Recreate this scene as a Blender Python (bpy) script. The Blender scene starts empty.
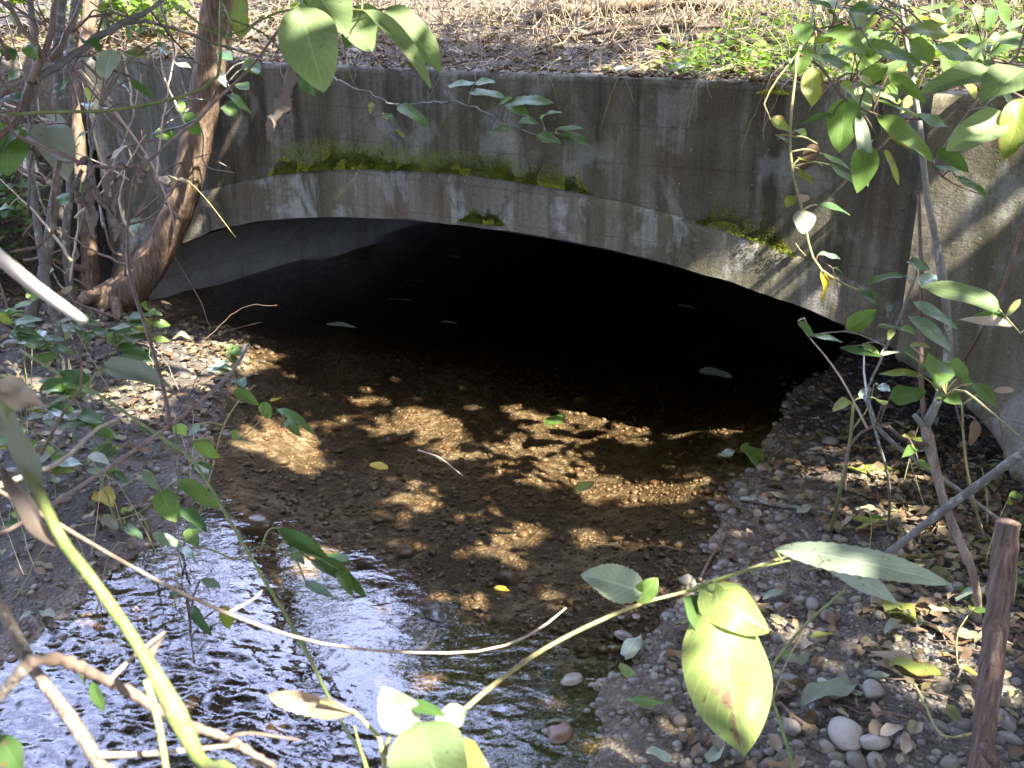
import bpy, bmesh, math
import numpy as np
from mathutils import Vector

rng = np.random.default_rng(7)
scene = bpy.context.scene
COL = scene.collection

# ------------------------------------------------------------------ camera model
PITCH = math.radians(21.0); FPX = 995.0; ZC = 1.8
SP, CP = math.sin(PITCH), math.cos(PITCH)
CAM = np.array([0.0, 0.0, ZC])
def at(px, py, d):
    u = (px - 512) / FPX; v = (384 - py) / FPX
    return CAM + d * np.array([u, CP + v * SP, -SP + v * CP])
def on_z(px, py, z=0.0):
    r = at(px, py, 1.0) - CAM
    return CAM + r * ((z - ZC) / r[2])

# bridge frame: s along the face, y inward, z up
A = np.array([-2.304, 6.092]); DX = np.array([0.85735, -0.51473]); NRM = np.array([-0.51473, -0.85735])
BROT = math.atan2(DX[1], DX[0])
def on_face(px, py, off=0.0):
    r = at(px, py, 1.0) - CAM
    t = ((A + NRM * off - CAM[:2]) @ NRM) / (r[:2] @ NRM)
    return CAM + r * t
def sq(x, y):
    dx = x - A[0]; dy = y - A[1]
    return dx * DX[0] + dy * DX[1], dx * NRM[0] + dy * NRM[1]

# ------------------------------------------------------------------ numpy noise
def _h(ix, iy, seed):
    n = (ix.astype(np.int64) * 374761393 + iy.astype(np.int64) * 668265263 + seed * 974711) & 0x7fffffff
    n = ((n ^ (n >> 13)) * 1274126177) & 0x7fffffff
    n = n ^ (n >> 16)
    return (n & 0xffff) / 65535.0
def vnoise(x, y, seed=0):
    x = np.asarray(x, float); y = np.asarray(y, float)
    ix = np.floor(x); iy = np.floor(y); fx = x - ix; fy = y - iy
    fx = fx * fx * fx * (fx * (fx * 6 - 15) + 10); fy = fy * fy * fy * (fy * (fy * 6 - 15) + 10)
    a = _h(ix, iy, seed); b = _h(ix + 1, iy, seed); c = _h(ix, iy + 1, seed); d = _h(ix + 1, iy + 1, seed)
    return (a + (b - a) * fx) * (1 - fy) + (c + (d - c) * fx) * fy - 0.5
def fbm(x, y, seed=0, o=4):
    s = 0; a = 1.0
    for i in range(o):
        s = s + a * vnoise(x, y, seed + i); x = x * 2.03 + 3.1; y = y * 2.03 + 1.7; a *= 0.5
    return s
def sstep(a, b, x):
    t = np.clip((x - a) / (b - a), 0, 1); return t * t * (3 - 2 * t)

# ------------------------------------------------------------------ terrain
RY = np.array([-40, -6, -2, 0, 1.2, 1.99, 2.25, 2.53, 2.86, 3.44, 4.23, 5.21, 8.1, 14])
RX = np.array([-9, -2.4, -1.3, -.55, -.12, .12, .22, .33, .55, .80, 1.14, 1.76, 3.5, 7.0])
LY = np.array([-40, -3, -.5, 1.0, 1.99, 2.53, 2.93, 3.2, 3.44, 4.11, 5.3, 6.0, 7.0, 14])
LX = np.array([-12, -4.2, -3, -2.2, -1.55, -1.42, -1.36, -1.21, -1.17, -1.34, -1.36, -2.1, -1.95, 2.2])
def height(x, y):
    x = np.asarray(x, float); y = np.asarray(y, float)
    wob = 0.10 * vnoise(x * 3.1, y * 3.1, 5) + 0.05 * vnoise(x * 8, y * 8, 9)
    xr = np.interp(y, RY, RX) + wob; xl = np.interp(y, LY, LX) + wob
    dr = x - xr; dl = xl - x
    ins = np.minimum(-dr, -dl)
    z = -0.015 - 0.14 * sstep(0, 0.55, ins) + 0.04 * sstep(3.2, 2.5, y) * sstep(0, .3, ins)
    zr = 0.085 * np.maximum(dr, 0) ** 0.9 + 0.30 * np.maximum(dr - 1.75, 0)
    zl = 0.13 * np.maximum(dl, 0) ** 0.8 + 0.42 * np.maximum(dl - 1.25, 0)
    out = np.maximum(dr, dl)
    k = sstep(-0.02, 0.10, out)
    z = z * (1 - k) + k * np.where(dr > dl, zr, zl)
    s, q = sq(x, y)
    e = np.maximum(-0.45 - s, s - 5.6)
    ramp = 1.50 * sstep(0.0, .7, e) * sstep(1.2, 0.05, q)
    z = np.where(ramp > 0, np.maximum(z, ramp), z)
    z = np.where(e > 0, np.minimum(z, 1.47), np.minimum(z, 1.36))
    rough = 0.03 * fbm(x * 2.3, y * 2.3, 21) + 0.016 * fbm(x * 9, y * 9, 33, 3)
    return z + rough * (0.35 + 0.65 * sstep(-.1, .4, out))
def upper(x, y):
    s, q = sq(np.asarray(x, float), np.asarray(y, float))
    d = np.maximum(-q, 0)
    z = 1.482 + 0.015 * sstep(0, .3, d) + 0.16 * np.maximum(d - .25, 0) + 0.10 * np.maximum(d - 2.2, 0)
    z = np.where(d > 14, 1.482 + .16 * 13.75 + .1 * 11.8 + 0.02 * (d - 14), z)
    return z + sstep(.35, 1.2, d) * 0.09 * fbm(x * 1.3, y * 1.3, 51)

# ------------------------------------------------------------------ mesh helpers
def mesh_np(name, V, F, mat=None, parent=None, uv=None, rnd=None, smooth=True, loc=None):
    V = np.ascontiguousarray(V, np.float32); F = np.ascontiguousarray(F, np.int32)
    if loc is not None: V = V - np.asarray(loc, np.float32)
    me = bpy.data.meshes.new(name)
    k = F.shape[1]; nf = len(F)
    me.vertices.add(len(V)); me.vertices.foreach_set('co', V.ravel())
    me.loops.add(nf * k); me.loops.foreach_set('vertex_index', F.ravel())
    me.polygons.add(nf)
    me.polygons.foreach_set('loop_start', np.arange(nf, dtype=np.int32) * k)
    try: me.polygons.foreach_set('loop_total', np.full(nf, k, np.int32))
    except Exception: pass
    if smooth: me.polygons.foreach_set('use_smooth', np.ones(nf, bool))
    if uv is not None:
        l = me.uv_layers.new(name='uv'); l.data.foreach_set('uv', np.ascontiguousarray(uv[F.ravel()], np.float32).ravel())
    if rnd is not None:
        a = me.attributes.new('rnd', 'FLOAT', 'POINT'); a.data.foreach_set('value', np.ascontiguousarray(rnd, np.float32))
    me.update(calc_edges=True); me.validate()
    if mat: me.materials.append(mat)
    o = bpy.data.objects.new(name, me); COL.objects.link(o)
    if parent: o.parent = parent
    return o
class MB:
    """collects quads and links them as ONE mesh"""
    def __init__(self): self.V = []; self.F = []; self.U = []; self.n = 0
    def add(self, V, F, U=None):
        self.V.append(V); self.F.append(np.asarray(F) + self.n); self.n += len(V)
        self.U.append(U if U is not None else np.zeros((len(V), 2)))
        return self
    def build(self, name, mat, parent=None, loc=None, smooth=True):
        return mesh_np(name, np.concatenate(self.V), np.concatenate(self.F), mat, parent, uv=np.concatenate(self.U), loc=loc, smooth=smooth)
def box(x0, x1, y0, y1, z0, z1):
    V = np.array([[x, y, z] for x in (x0, x1) for y in (y0, y1) for z in (z0, z1)], float)
    F = np.array([[0, 1, 3, 2], [4, 6, 7, 5], [0, 4, 5, 1], [2, 3, 7, 6], [0, 2, 6, 4], [1, 5, 7, 3]])
    return V, F
def spline(P, n):
    P = np.asarray(P, float)
    if len(P) == 2: return P[0] + np.linspace(0, 1, n)[:, None] * (P[1] - P[0])
    Q = np.vstack([2 * P[0] - P[1], P, 2 * P[-1] - P[-2]])
    seg = np.linalg.norm(np.diff(P, axis=0), axis=1); cum = np.r_[0, np.cumsum(seg)]; out = []
    for d in np.linspace(0, cum[-1], n):
        i = min(np.searchsorted(cum, d, 'right') - 1, len(P) - 2); t = (d - cum[i]) / max(seg[i], 1e-9)
        a, b, c, e = Q[i], Q[i + 1], Q[i + 2], Q[i + 3]
        out.append(.5 * ((2 * b) + (c - a) * t + (2 * a - 5 * b + 4 * c - e) * t * t + (3 * b - a - 3 * c + e) * t ** 3))
    return np.array(out)
def tube(P, r0, r1=None, sides=7, n=None, knob=0.0, wig=0.0, cap=True, resample=True, prof=None, flat=1.0):
    r1 = r0 if r1 is None else r1
    P = np.asarray(P, float)
    L = np.linalg.norm(np.diff(P, axis=0), axis=1).sum()
    if n is None: n = int(np.clip(L / 0.035, 6, 60))
    C = spline(P, n) if resample else P
    n = len(C)
    if wig: C[1:-1] += rng.normal(0, wig, (n - 2, 3))
    R = r0 + (r1 - r0) * np.linspace(0, 1, n)
    if prof is not None: R = R * np.interp(np.linspace(0, 1, n), prof[0], prof[1])
    if knob: R = R * (1 + knob * rng.normal(0, 1, n).clip(-1, 1.6))
    T = np.gradient(C, axis=0); T /= np.linalg.norm(T, axis=1)[:, None] + 1e-12
    ref = np.array([0, 0, 1.0]) if abs(T[0][2]) < .9 else np.array([1.0, 0, 0])
    U = np.cross(ref, T[0]); U /= np.linalg.norm(U); Us = [U]
    for i in range(1, n):
        U = U - T[i] * (U @ T[i]); U /= np.linalg.norm(U) + 1e-12; Us.append(U)
    Us = np.array(Us); W = np.cross(T, Us)
    a = np.linspace(0, 2 * math.pi, sides, endpoint=False)
    rr = R[:, None] * np.ones(sides)
    if knob: rr = rr * (1 + .5 * knob * rng.normal(0, 1, (n, sides)).clip(-1, 1))
    V = C[:, None] + rr[..., None] * (np.cos(a)[None, :, None] * Us[:, None] + flat * np.sin(a)[None, :, None] * W[:, None])
    rows = n; V = V.reshape(-1, 3)
    UV = np.stack(np.broadcast_arrays((a / 6.2832)[None], (np.linspace(0, L, n))[:, None]), -1).reshape(-1, 2)
    if cap:
        V = np.vstack([np.repeat(C[:1], sides, 0), V, np.repeat(C[-1:], sides, 0)]); rows += 2
        UV = np.vstack([UV[:sides], UV, UV[-sides:]])
    F = []
    for i in range(rows - 1):
        for j in range(sides):
            k = (j + 1) % sides
            F.append((i * sides + j, i * sides + k, (i + 1) * sides + k, (i + 1) * sides + j))
    return V, np.array(F), UV
SHAPES = {'ovate': (.55, .85), 'lance': (.8, .9), 'round': (.42, .5), 'heart': (.30, .8)}
def leaf_geo(b, t, w, nrm, shape='ovate', curl=.08, fold=.2, wave=.04, serr=.0, nu=3, nv=10, twist=0.0, roll=0.0):
    b = np.asarray(b, float); t = np.asarray(t, float)
    ax = t - b; L = np.linalg.norm(ax); axn = ax / L
    side = np.cross(axn, nrm); side /= np.linalg.norm(side) + 1e-9
    nn = np.cross(side, axn)
    v = np.linspace(0, 1, nv + 1); u = np.linspace(-1, 1, 2 * nu + 1)
    p, q = SHAPES[shape]
    pr = v ** p * (1 - v) ** q; pr = pr / (((p / (p + q)) ** p) * ((q / (p + q)) ** q)); pr = np.maximum(pr, .03)
    U, Vv = np.meshgrid(u, v); PR = np.repeat(pr[:, None], len(u), 1)
    edge = np.abs(U) >= .99
    if serr: PR = PR * (1 - edge * serr * (np.arange(nv + 1) % 2)[:, None])
    ph = rng.uniform(0, 6.28, 3)
    hw = w / 2 * PR
    X = hw * U
    Z = fold * np.abs(U) * hw + curl * L * np.sin(math.pi * Vv ** .8) + wave * w * np.abs(U) * np.sin(Vv * 9 + ph[0] + (U > 0) * ph[1]) - roll * hw * U * U
    if twist:
        an = twist * Vv; X, Z = X * np.cos(an) - Z * np.sin(an) * 0 - 0 * Z, Z + X * np.sin(an)
    V = b + ax * Vv[..., None] + side * X[..., None] + nn * Z[..., None]
    nc = len(u); F = [(i * nc + j, i * nc + j + 1, (i + 1) * nc + j + 1, (i + 1) * nc + j) for i in range(nv) for j in range(nc - 1)]
    return V.reshape(-1, 3), np.array(F), np.stack([U * .5 + .5, Vv], -1).reshape(-1, 2)

def rotmats(yaw, tilt, tdir):
    """tilt about a horizontal axis at angle tdir, after yaw about z"""
    c, s = np.cos(yaw), np.sin(yaw); o = np.zeros_like(c); i = o + 1
    Rz = np.stack([np.stack([c, -s, o], -1), np.stack([s, c, o], -1), np.stack([o, o, i], -1)], -2)
    kx, ky = np.cos(tdir), np.sin(tdir); ct, st = np.cos(tilt), np.sin(tilt); v = 1 - ct
    Rt = np.stack([np.stack([ct + kx * kx * v, kx * ky * v, ky * st], -1), np.stack([kx * ky * v, ct + ky * ky * v, -kx * st], -1), np.stack([-ky * st, kx * st, ct], -1)], -2)
    return Rt @ Rz
def scatter(bases, pos, R, scale):
    """bases: list of (V,F,UV) with equal topology; one merged array"""
    n = len(pos); idx = rng.integers(0, len(bases), n)
    B = np.stack([b[0] for b in bases])[idx]
    sc = scale[:, None, :] if scale.ndim == 2 else scale[:, None, None]
    V = np.einsum('nij,nvj->nvi', R, B * sc) + pos[:, None]
    nv = B.shape[1]; F0 = bases[0][1]
    F = (F0[None] + (np.arange(n) * nv)[:, None, None]).reshape(-1, F0.shape[1])
    UV = np.stack([b[2] for b in bases])[idx].reshape(-1, 2)
    return V.reshape(-1, 3), F, UV, np.repeat(rng.uniform(0, 1, n), nv)

# ------------------------------------------------------------------ node helpers
def nd(t, typ, ins=None, **kw):
    n = t.nodes.new(typ)
    for k, v in kw.items(): setattr(n, k, v)
    for k, v in (ins or {}).items():
        s = n.inputs[k]
        if isinstance(v, bpy.types.NodeSocket): t.links.new(v, s)
        else: s.default_value = v
    return n
def c4(c): return (c[0], c[1], c[2], 1)
def ramp(t, fac, stops, interp='LINEAR'):
    n = nd(t, 'ShaderNodeValToRGB', {0: fac}); cr = n.color_ramp; cr.interpolation = interp
    while len(cr.elements) < len(stops): cr.elements.new(.5)
    for e, (p, c) in zip(cr.elements, stops): e.position = p; e.color = c4(c) if hasattr(c, '__len__') else (c, c, c, 1)
    return n.outputs[0]
def mixc(t, f, a, b, mode='MIX'):
    n = nd(t, 'ShaderNodeMix', data_type='RGBA', blend_type=mode)
    for i, v in ((0, f), (6, a), (7, b)):
        if isinstance(v, bpy.types.NodeSocket): t.links.new(v, n.inputs[i])
        else: n.inputs[i].default_value = v if i == 0 else c4(v)
    return n.outputs[2]
def mth(t, op, a, b=0.0, c=0.0):
    n = nd(t, 'ShaderNodeMath', {0: a, 1: b, 2: c}, operation=op); return n.outputs[0]
def noise(t, vec, scale, detail=4, rough=.55, dist=0.0):
    return nd(t, 'ShaderNodeTexNoise', {'Vector': vec, 'Scale': scale, 'Detail': detail, 'Roughness': rough, 'Distortion': dist}).outputs['Fac']
def mapping(t, vec, scale=(1, 1, 1), loc=(0, 0, 0)):
    return nd(t, 'ShaderNodeMapping', {'Vector': vec, 'Scale': scale, 'Location': loc}).outputs[0]
def new_mat(name):
    m = bpy.data.materials.new(name); m.use_nodes = True; t = m.node_tree; t.nodes.clear()
    return m, t, nd(t, 'ShaderNodeOutputMaterial')
def bump(t, h, strength=.4, dist=.01):
    return nd(t, 'ShaderNodeBump', {'Height': h, 'Strength': strength, 'Distance': dist}).outputs[0]
def obj_coord(t): return nd(t, 'ShaderNodeTexCoord').outputs['Object']
def world_pos(t): return nd(t, 'ShaderNodeNewGeometry').outputs['Position']
def rand(t):
    a = nd(t, 'ShaderNodeAttribute', attribute_name='rnd').outputs['Fac']
    return mth(t, 'FRACT', mth(t, 'ADD', a, nd(t, 'ShaderNodeObjectInfo').outputs['Random']))

def leaf_mat(name, cols, back=None, trans=.35, tcol=None, rough=.42, vein=.35, blotch=None, spec=.25, bmid=False):
    m, t, out = new_mat(name)
    uv = nd(t, 'ShaderNodeUVMap', uv_map='uv').outputs[0]
    xyz = nd(t, 'ShaderNodeSeparateXYZ', {0: uv}); u = xyz.outputs[0]; v = xyz.outputs[1]
    au = mth(t, 'ABSOLUTE', mth(t, 'SUBTRACT', u, .5))
    r = rand(t); n = len(cols)
    col = ramp(t, r, [(i / max(n - 1, 1), c) for i, c in enumerate(cols)])
    lat = mth(t, 'FRACT', mth(t, 'SUBTRACT', mth(t, 'MULTIPLY', v, 8.0), mth(t, 'MULTIPLY', au, 5.5)))
    lat = mth(t, 'LESS_THAN', mth(t, 'ABSOLUTE', mth(t, 'SUBTRACT', lat, .5)), .06)
    mid = mth(t, 'LESS_THAN', au, .022)
    ve = mth(t, 'MAXIMUM', mid, mth(t, 'MULTIPLY', lat, .55))
    pos = world_pos(t)
    nz = noise(t, pos, 28, 4, .6)
    col = mixc(t, mth(t, 'MULTIPLY', ve, vein), col, tuple(min(1, c * 1.9 + .03) for c in cols[0]))
    col = mixc(t, .55, col, mixc(t, nz, (.55, .55, .5), (1.35, 1.35, 1.3)), 'MULTIPLY')
    if blotch:
        e = mth(t, 'ADD', mth(t, 'MULTIPLY', mth(t, 'POWER', mth(t, 'MULTIPLY', au, 2.0), 4.0), .28), noise(t, pos, 16, 3, .6))
        if bmid: e = mth(t, 'ADD', mth(t, 'MULTIPLY', mth(t, 'MULTIPLY', mth(t, 'MAXIMUM', mth(t, 'SUBTRACT', .16, mth(t, 'ABSOLUTE', mth(t, 'SUBTRACT', u, .56))), 0.0), 1.9), v), noise(t, pos, 30, 4, .65))
        col = mixc(t, ramp(t, e, [(.62, 0.0), (.74, 1.0)]), col, blotch)
    fl = ramp(t, noise(t, pos, 75, 2, .7), [(.66, 0.0), (.70, .7)])
    col = mixc(t, fl, col, (.13, .085, .035))
    if back:
        bf = nd(t, 'ShaderNodeNewGeometry').outputs['Backfacing']
        col = mixc(t, bf, col, mixc(t, .7, col, back))
    h = mth(t, 'ADD', mth(t, 'MULTIPLY', ve, -.5), nz)
    nb = bump(t, h, .35, .004)
    p = nd(t, 'ShaderNodeBsdfPrincipled', {'Base Color': col, 'Roughness': rough, 'Normal': nb, 'Specular IOR Level': spec})
    tc = mixc(t, 1.0, col, tcol or (1.9, 1.9, .7), 'MULTIPLY')
    tr = nd(t, 'ShaderNodeBsdfTranslucent', {'Color': tc, 'Normal': nb})
    t.links.new(nd(t, 'ShaderNodeMixShader', {0: trans, 1: p.outputs[0], 2: tr.outputs[0]}).outputs[0], out.inputs[0])
    return m
def bark_mat(name, c0, c1, c2=None, scale=14, stretch=.18, rough=.8, bmp=.7, spot=None):
    m, t, out = new_mat(name)
    uv = nd(t, 'ShaderNodeUVMap', uv_map='uv').outputs[0]
    oc = obj_coord(t)
    a = noise(t, mapping(t, oc, (1, 1, stretch)), scale, 5, .65, .4)
    b = noise(t, oc, scale * 3.5, 3, .6)
    d = noise(t, oc, scale * .25, 2, .5)
    f = mth(t, 'ADD', mth(t, 'MULTIPLY', a, .75), mth(t, 'MULTIPLY', b, .25))
    col = ramp(t, f, [(.32, c0), (.52, c1), (.72, c2 or c1)])
    col = mixc(t, .5, col, mixc(t, d, (.6, .6, .6), (1.3, 1.3, 1.3)), 'MULTIPLY')
    if spot: col = mixc(t, ramp(t, noise(t, oc, scale * 1.3, 3, .7), [(.56, 0.0), (.64, 1.0)]), col, spot)
    p = nd(t, 'ShaderNodeBsdfPrincipled', {'Base Color': col, 'Roughness': rough, 'Normal': bump(t, f, bmp, .012), 'Specular IOR Level': .25})
    t.links.new(p.outputs[0], out.inputs[0]); return m
def stone_mat(name, cols, wet=False):
    m, t, out = new_mat(name); r = rand(t); pos = world_pos(t)
    col = ramp(t, r, [(i / (len(cols) - 1), c) for i, c in enumerate(cols)])
    nz = noise(t, pos, 60, 4, .6); n2 = noise(t, pos, 220, 3, .6)
    col = mixc(t, .7, col, mixc(t, nz, (.5, .5, .5), (1.5, 1.48, 1.4)), 'MULTIPLY')
    col = mixc(t, .5, col, mixc(t, n2, (.6, .6, .6), (1.4, 1.4, 1.4)), 'MULTIPLY')
    z = nd(t, 'ShaderNodeSeparateXYZ', {0: pos}).outputs[2]
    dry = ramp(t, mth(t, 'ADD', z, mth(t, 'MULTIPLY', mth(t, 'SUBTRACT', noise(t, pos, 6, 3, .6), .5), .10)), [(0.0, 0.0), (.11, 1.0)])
    col = mixc(t, dry, mixc(t, 1.0, col, (.72, .64, .52), 'MULTIPLY'), col)  # wet tone near the waterline, reaching higher to deepen the gravel's shade
    p = nd(t, 'ShaderNodeBsdfPrincipled', {'Base Color': col, 'Roughness': mth(t, 'MULTIPLY_ADD', dry, .4, .28), 'Normal': bump(t, mth(t, 'ADD', nz, n2), .35, .004)})
    t.links.new(p.outputs[0], out.inputs[0]); return m

def concrete_mat(name, dark, mid, light, eff=.0, algae=.5, film=False):
    m, t, out = new_mat(name); oc = obj_coord(t)
    z = nd(t, 'ShaderNodeSeparateXYZ', {0: oc}).outputs[2]
    st = noise(t, mapping(t, oc, (7, 7, .55)), 1.0, 6, .62, .5)
    st2 = noise(t, mapping(t, oc, (22, 22, 1.3)), 1.0, 4, .6, .3)
    bl = noise(t, oc, 1.7, 5, .6, .8)
    fi = noise(t, oc, 55, 5, .7)
    sp = noise(t, oc, 190, 3, .6)
    f = mth(t, 'ADD', mth(t, 'MULTIPLY', st, .5), mth(t, 'ADD', mth(t, 'MULTIPLY', st2, .2), mth(t, 'MULTIPLY', bl, .3)))
    col = ramp(t, f, [(.40, dark), (.50, mid), (.62, light)])
    al = ramp(t, noise(t, mapping(t, oc, (2.2, 2.2, 1.1), (3, 1, 2)), 1.0, 5, .65, .6), [(.45, 0.0), (.65, 1.0)])
    col = mixc(t, mth(t, 'MULTIPLY', al, algae), col, (.075, .072, .03))
    rust = ramp(t, noise(t, mapping(t, oc, (3, 3, .8), (7, 2, 5)), 1.0, 4, .6), [(.55, 0.0), (.7, .5)])
    col = mixc(t, rust, col, (.13, .085, .05))
    if eff:
        e = ramp(t, mth(t, 'ADD', noise(t, mapping(t, oc, (4.2, 4.2, 3.0), (1, 5, 2)), 1.0, 5, .6, .5), mth(t, 'MULTIPLY', st2, .25)), [(.66, 0.0), (.76, 1.0)])
        col = mixc(t, mth(t, 'MULTIPLY', e, eff), col, (.42, .42, .38))
    col = mixc(t, .75, col, mixc(t, fi, (.45, .45, .44), (1.5, 1.5, 1.5)), 'MULTIPLY')
    pit = ramp(t, sp, [(.34, .35), (.46, 1.0)])
    col = mixc(t, .6, col, pit, 'MULTIPLY')
    lic = ramp(t, noise(t, oc, 34, 3, .75), [(.66, 0.0), (.72, .55)])
    col = mixc(t, lic, col, (.36, .36, .32))
    zb_ = mth(t, 'FRACT', mth(t, 'ADD', mth(t, 'MULTIPLY', z, 6.1), mth(t, 'MULTIPLY', bl, .12)))
    board = mth(t, 'MULTIPLY', mth(t, 'LESS_THAN', zb_, .035), mth(t, 'GREATER_THAN', st, .46))
    wv = nd(t, 'ShaderNodeVectorMath', {0: oc, 1: nd(t, 'ShaderNodeCombineXYZ', {0: mth(t, 'MULTIPLY', bl, .9), 1: 0.0, 2: mth(t, 'MULTIPLY', fi, .25)}).outputs[0]}, operation='ADD').outputs[0]
    vc = nd(t, 'ShaderNodeTexVoronoi', {'Vector': mapping(t, wv, (.75, .75, 1.1)), 'Scale': 1.0}, feature='DISTANCE_TO_EDGE').outputs['Distance']
    crack = mth(t, 'MULTIPLY', mth(t, 'LESS_THAN', vc, .0045), mth(t, 'GREATER_THAN', bl, .5))
    col = mixc(t, mth(t, 'MULTIPLY', board, .30), col, (.04, .036, .026)); col = mixc(t, mth(t, 'MULTIPLY', crack, .35), col, (.02, .018, .012))
    if film:
        sx_ = nd(t, 'ShaderNodeSeparateXYZ', {0: oc}).outputs[0]
        g1 = ramp(t, mth(t, 'ABSOLUTE', mth(t, 'SUBTRACT', z, 1.06)), [(.0, 1.0), (.17, 0.0)]); g2 = ramp(t, mth(t, 'MULTIPLY', mth(t, 'ABSOLUTE', mth(t, 'SUBTRACT', sx_, 2.0)), .5), [(.28, 1.0), (.60, 0.0)])
        fm = ramp(t, mth(t, 'ADD', mth(t, 'MULTIPLY', mth(t, 'MULTIPLY', g1, g2), .38), mth(t, 'ADD', mth(t, 'MULTIPLY', st2, .35), mth(t, 'MULTIPLY', fi, .35))), [(.53, 0.0), (.63, .85)])
        fm = mth(t, 'MULTIPLY', fm, ramp(t, noise(t, oc, 26, 5, .75), [(.42, .2), (.56, 1.0)]))
        col = mixc(t, fm, col, mixc(t, noise(t, oc, 90, 3, .7), (.035, .042, .008), (.22, .25, .05)))
    h = mth(t, 'ADD', mth(t, 'MULTIPLY', fi, .6), mth(t, 'ADD', mth(t, 'MULTIPLY', sp, .3), mth(t, 'MULTIPLY', st2, .5)))
    h = mth(t, 'SUBTRACT', h, mth(t, 'ADD', mth(t, 'MULTIPLY', board, .35), mth(t, 'MULTIPLY', crack, .8)))
    p = nd(t, 'ShaderNodeBsdfPrincipled', {'Base Color': col, 'Roughness': .85, 'Normal': bump(t, h, .6, .012), 'Specular IOR Level': .25})
    t.links.new(p.outputs[0], out.inputs[0]); return m
def ground_mat(name, soil):
    m, t, out = new_mat(name); pos = world_pos(t)
    a = noise(t, pos, 3.2, 5, .6); b = noise(t, pos, 24, 5, .65); c = noise(t, pos, 90, 4, .6)
    vo = nd(t, 'ShaderNodeTexVoronoi', {'Vector': pos, 'Scale': 75.0, 'Randomness': 1.0})
    col = ramp(t, mth(t, 'ADD', mth(t, 'MULTIPLY', a, .4), mth(t, 'MULTIPLY', b, .6)), [(.33, soil[0]), (.5, soil[1]), (.68, soil[2])])
    vc = mixc(t, 1.0, nd(t, 'ShaderNodeRGBToBW', {0: vo.outputs['Color']}).outputs[0], soil[2], 'MULTIPLY')
    col = mixc(t, .45, col, vc)
    z = nd(t, 'ShaderNodeSeparateXYZ', {0: pos}).outputs[2]
    dry = ramp(t, mth(t, 'ADD', z, mth(t, 'MULTIPLY', mth(t, 'SUBTRACT', b, .5), .06)), [(.0, 0.0), (.06, 1.0)])
    bed = ramp(t, mth(t, 'ADD', mth(t, 'MULTIPLY', b, .6), mth(t, 'MULTIPLY', a, .4)), [(.35, (.032, .021, .011)), (.5, (.092, .066, .040)), (.62, (.26, .215, .15))])
    col = mixc(t, dry, bed, col)
    h = mth(t, 'ADD', mth(t, 'MULTIPLY', b, .6), mth(t, 'SUBTRACT', mth(t, 'MULTIPLY', c, .4), mth(t, 'MULTIPLY', vo.outputs['Distance'], .5)))
    p = nd(t, 'ShaderNodeBsdfPrincipled', {'Base Color': col, 'Roughness': mth(t, 'MULTIPLY_ADD', dry, .45, .4), 'Normal': bump(t, h, .8, .02), 'Specular IOR Level': .3})
    t.links.new(p.outputs[0], out.inputs[0]); return m
def water_mat():
    m, t, out = new_mat('stream_water'); pos = world_pos(t)
    xyz = nd(t, 'ShaderNodeSeparateXYZ', {0: pos})
    n1 = noise(t, mapping(t, pos, (1, 1.5, 1)), 22, 3, .55, .4); n2 = noise(t, mapping(t, pos, (1, 1.6, 1)), 7, 2, .5, .6)
    h = mth(t, 'ADD', mth(t, 'MULTIPLY', n1, .3), mth(t, 'MULTIPLY', n2, .7))
    nb = bump(t, h, .16, .02)
    fr = nd(t, 'ShaderNodeFresnel', {'IOR': 1.42, 'Normal': nb})
    tr = nd(t, 'ShaderNodeBsdfTransparent', {'Color': (.91, .865, .76, 1)})
    gl = nd(t, 'ShaderNodeBsdfGlossy', {'Color': (1, 1, 1, 1), 'Roughness': .015, 'Normal': nb})
    t.links.new(nd(t, 'ShaderNodeMixShader', {0: fr.outputs[0], 1: tr.outputs[0], 2: gl.outputs[0]}).outputs[0], out.inputs[0])
    return m
def plain_mat(name, c0, c1, scale=30, rough=.7, trans=0.0):
    m, t, out = new_mat(name); pos = world_pos(t); r = rand(t)
    f = mth(t, 'ADD', mth(t, 'MULTIPLY', noise(t, pos, scale, 3, .6), .5), mth(t, 'MULTIPLY', r, .5))
    col = ramp(t, f, [(.25, c0), (.75, c1)])
    sh = nd(t, 'ShaderNodeBsdfPrincipled', {'Base Color': col, 'Roughness': rough, 'Specular IOR Level': .3}).outputs[0]
    if trans:
        tr = nd(t, 'ShaderNodeBsdfTranslucent', {'Color': mixc(t, 1.0, col, (1.7, 1.7, .8), 'MULTIPLY')}).outputs[0]
        sh = nd(t, 'ShaderNodeMixShader', {0: trans, 1: sh, 2: tr}).outputs[0]
    t.links.new(sh, out.inputs[0]); return m

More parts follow.
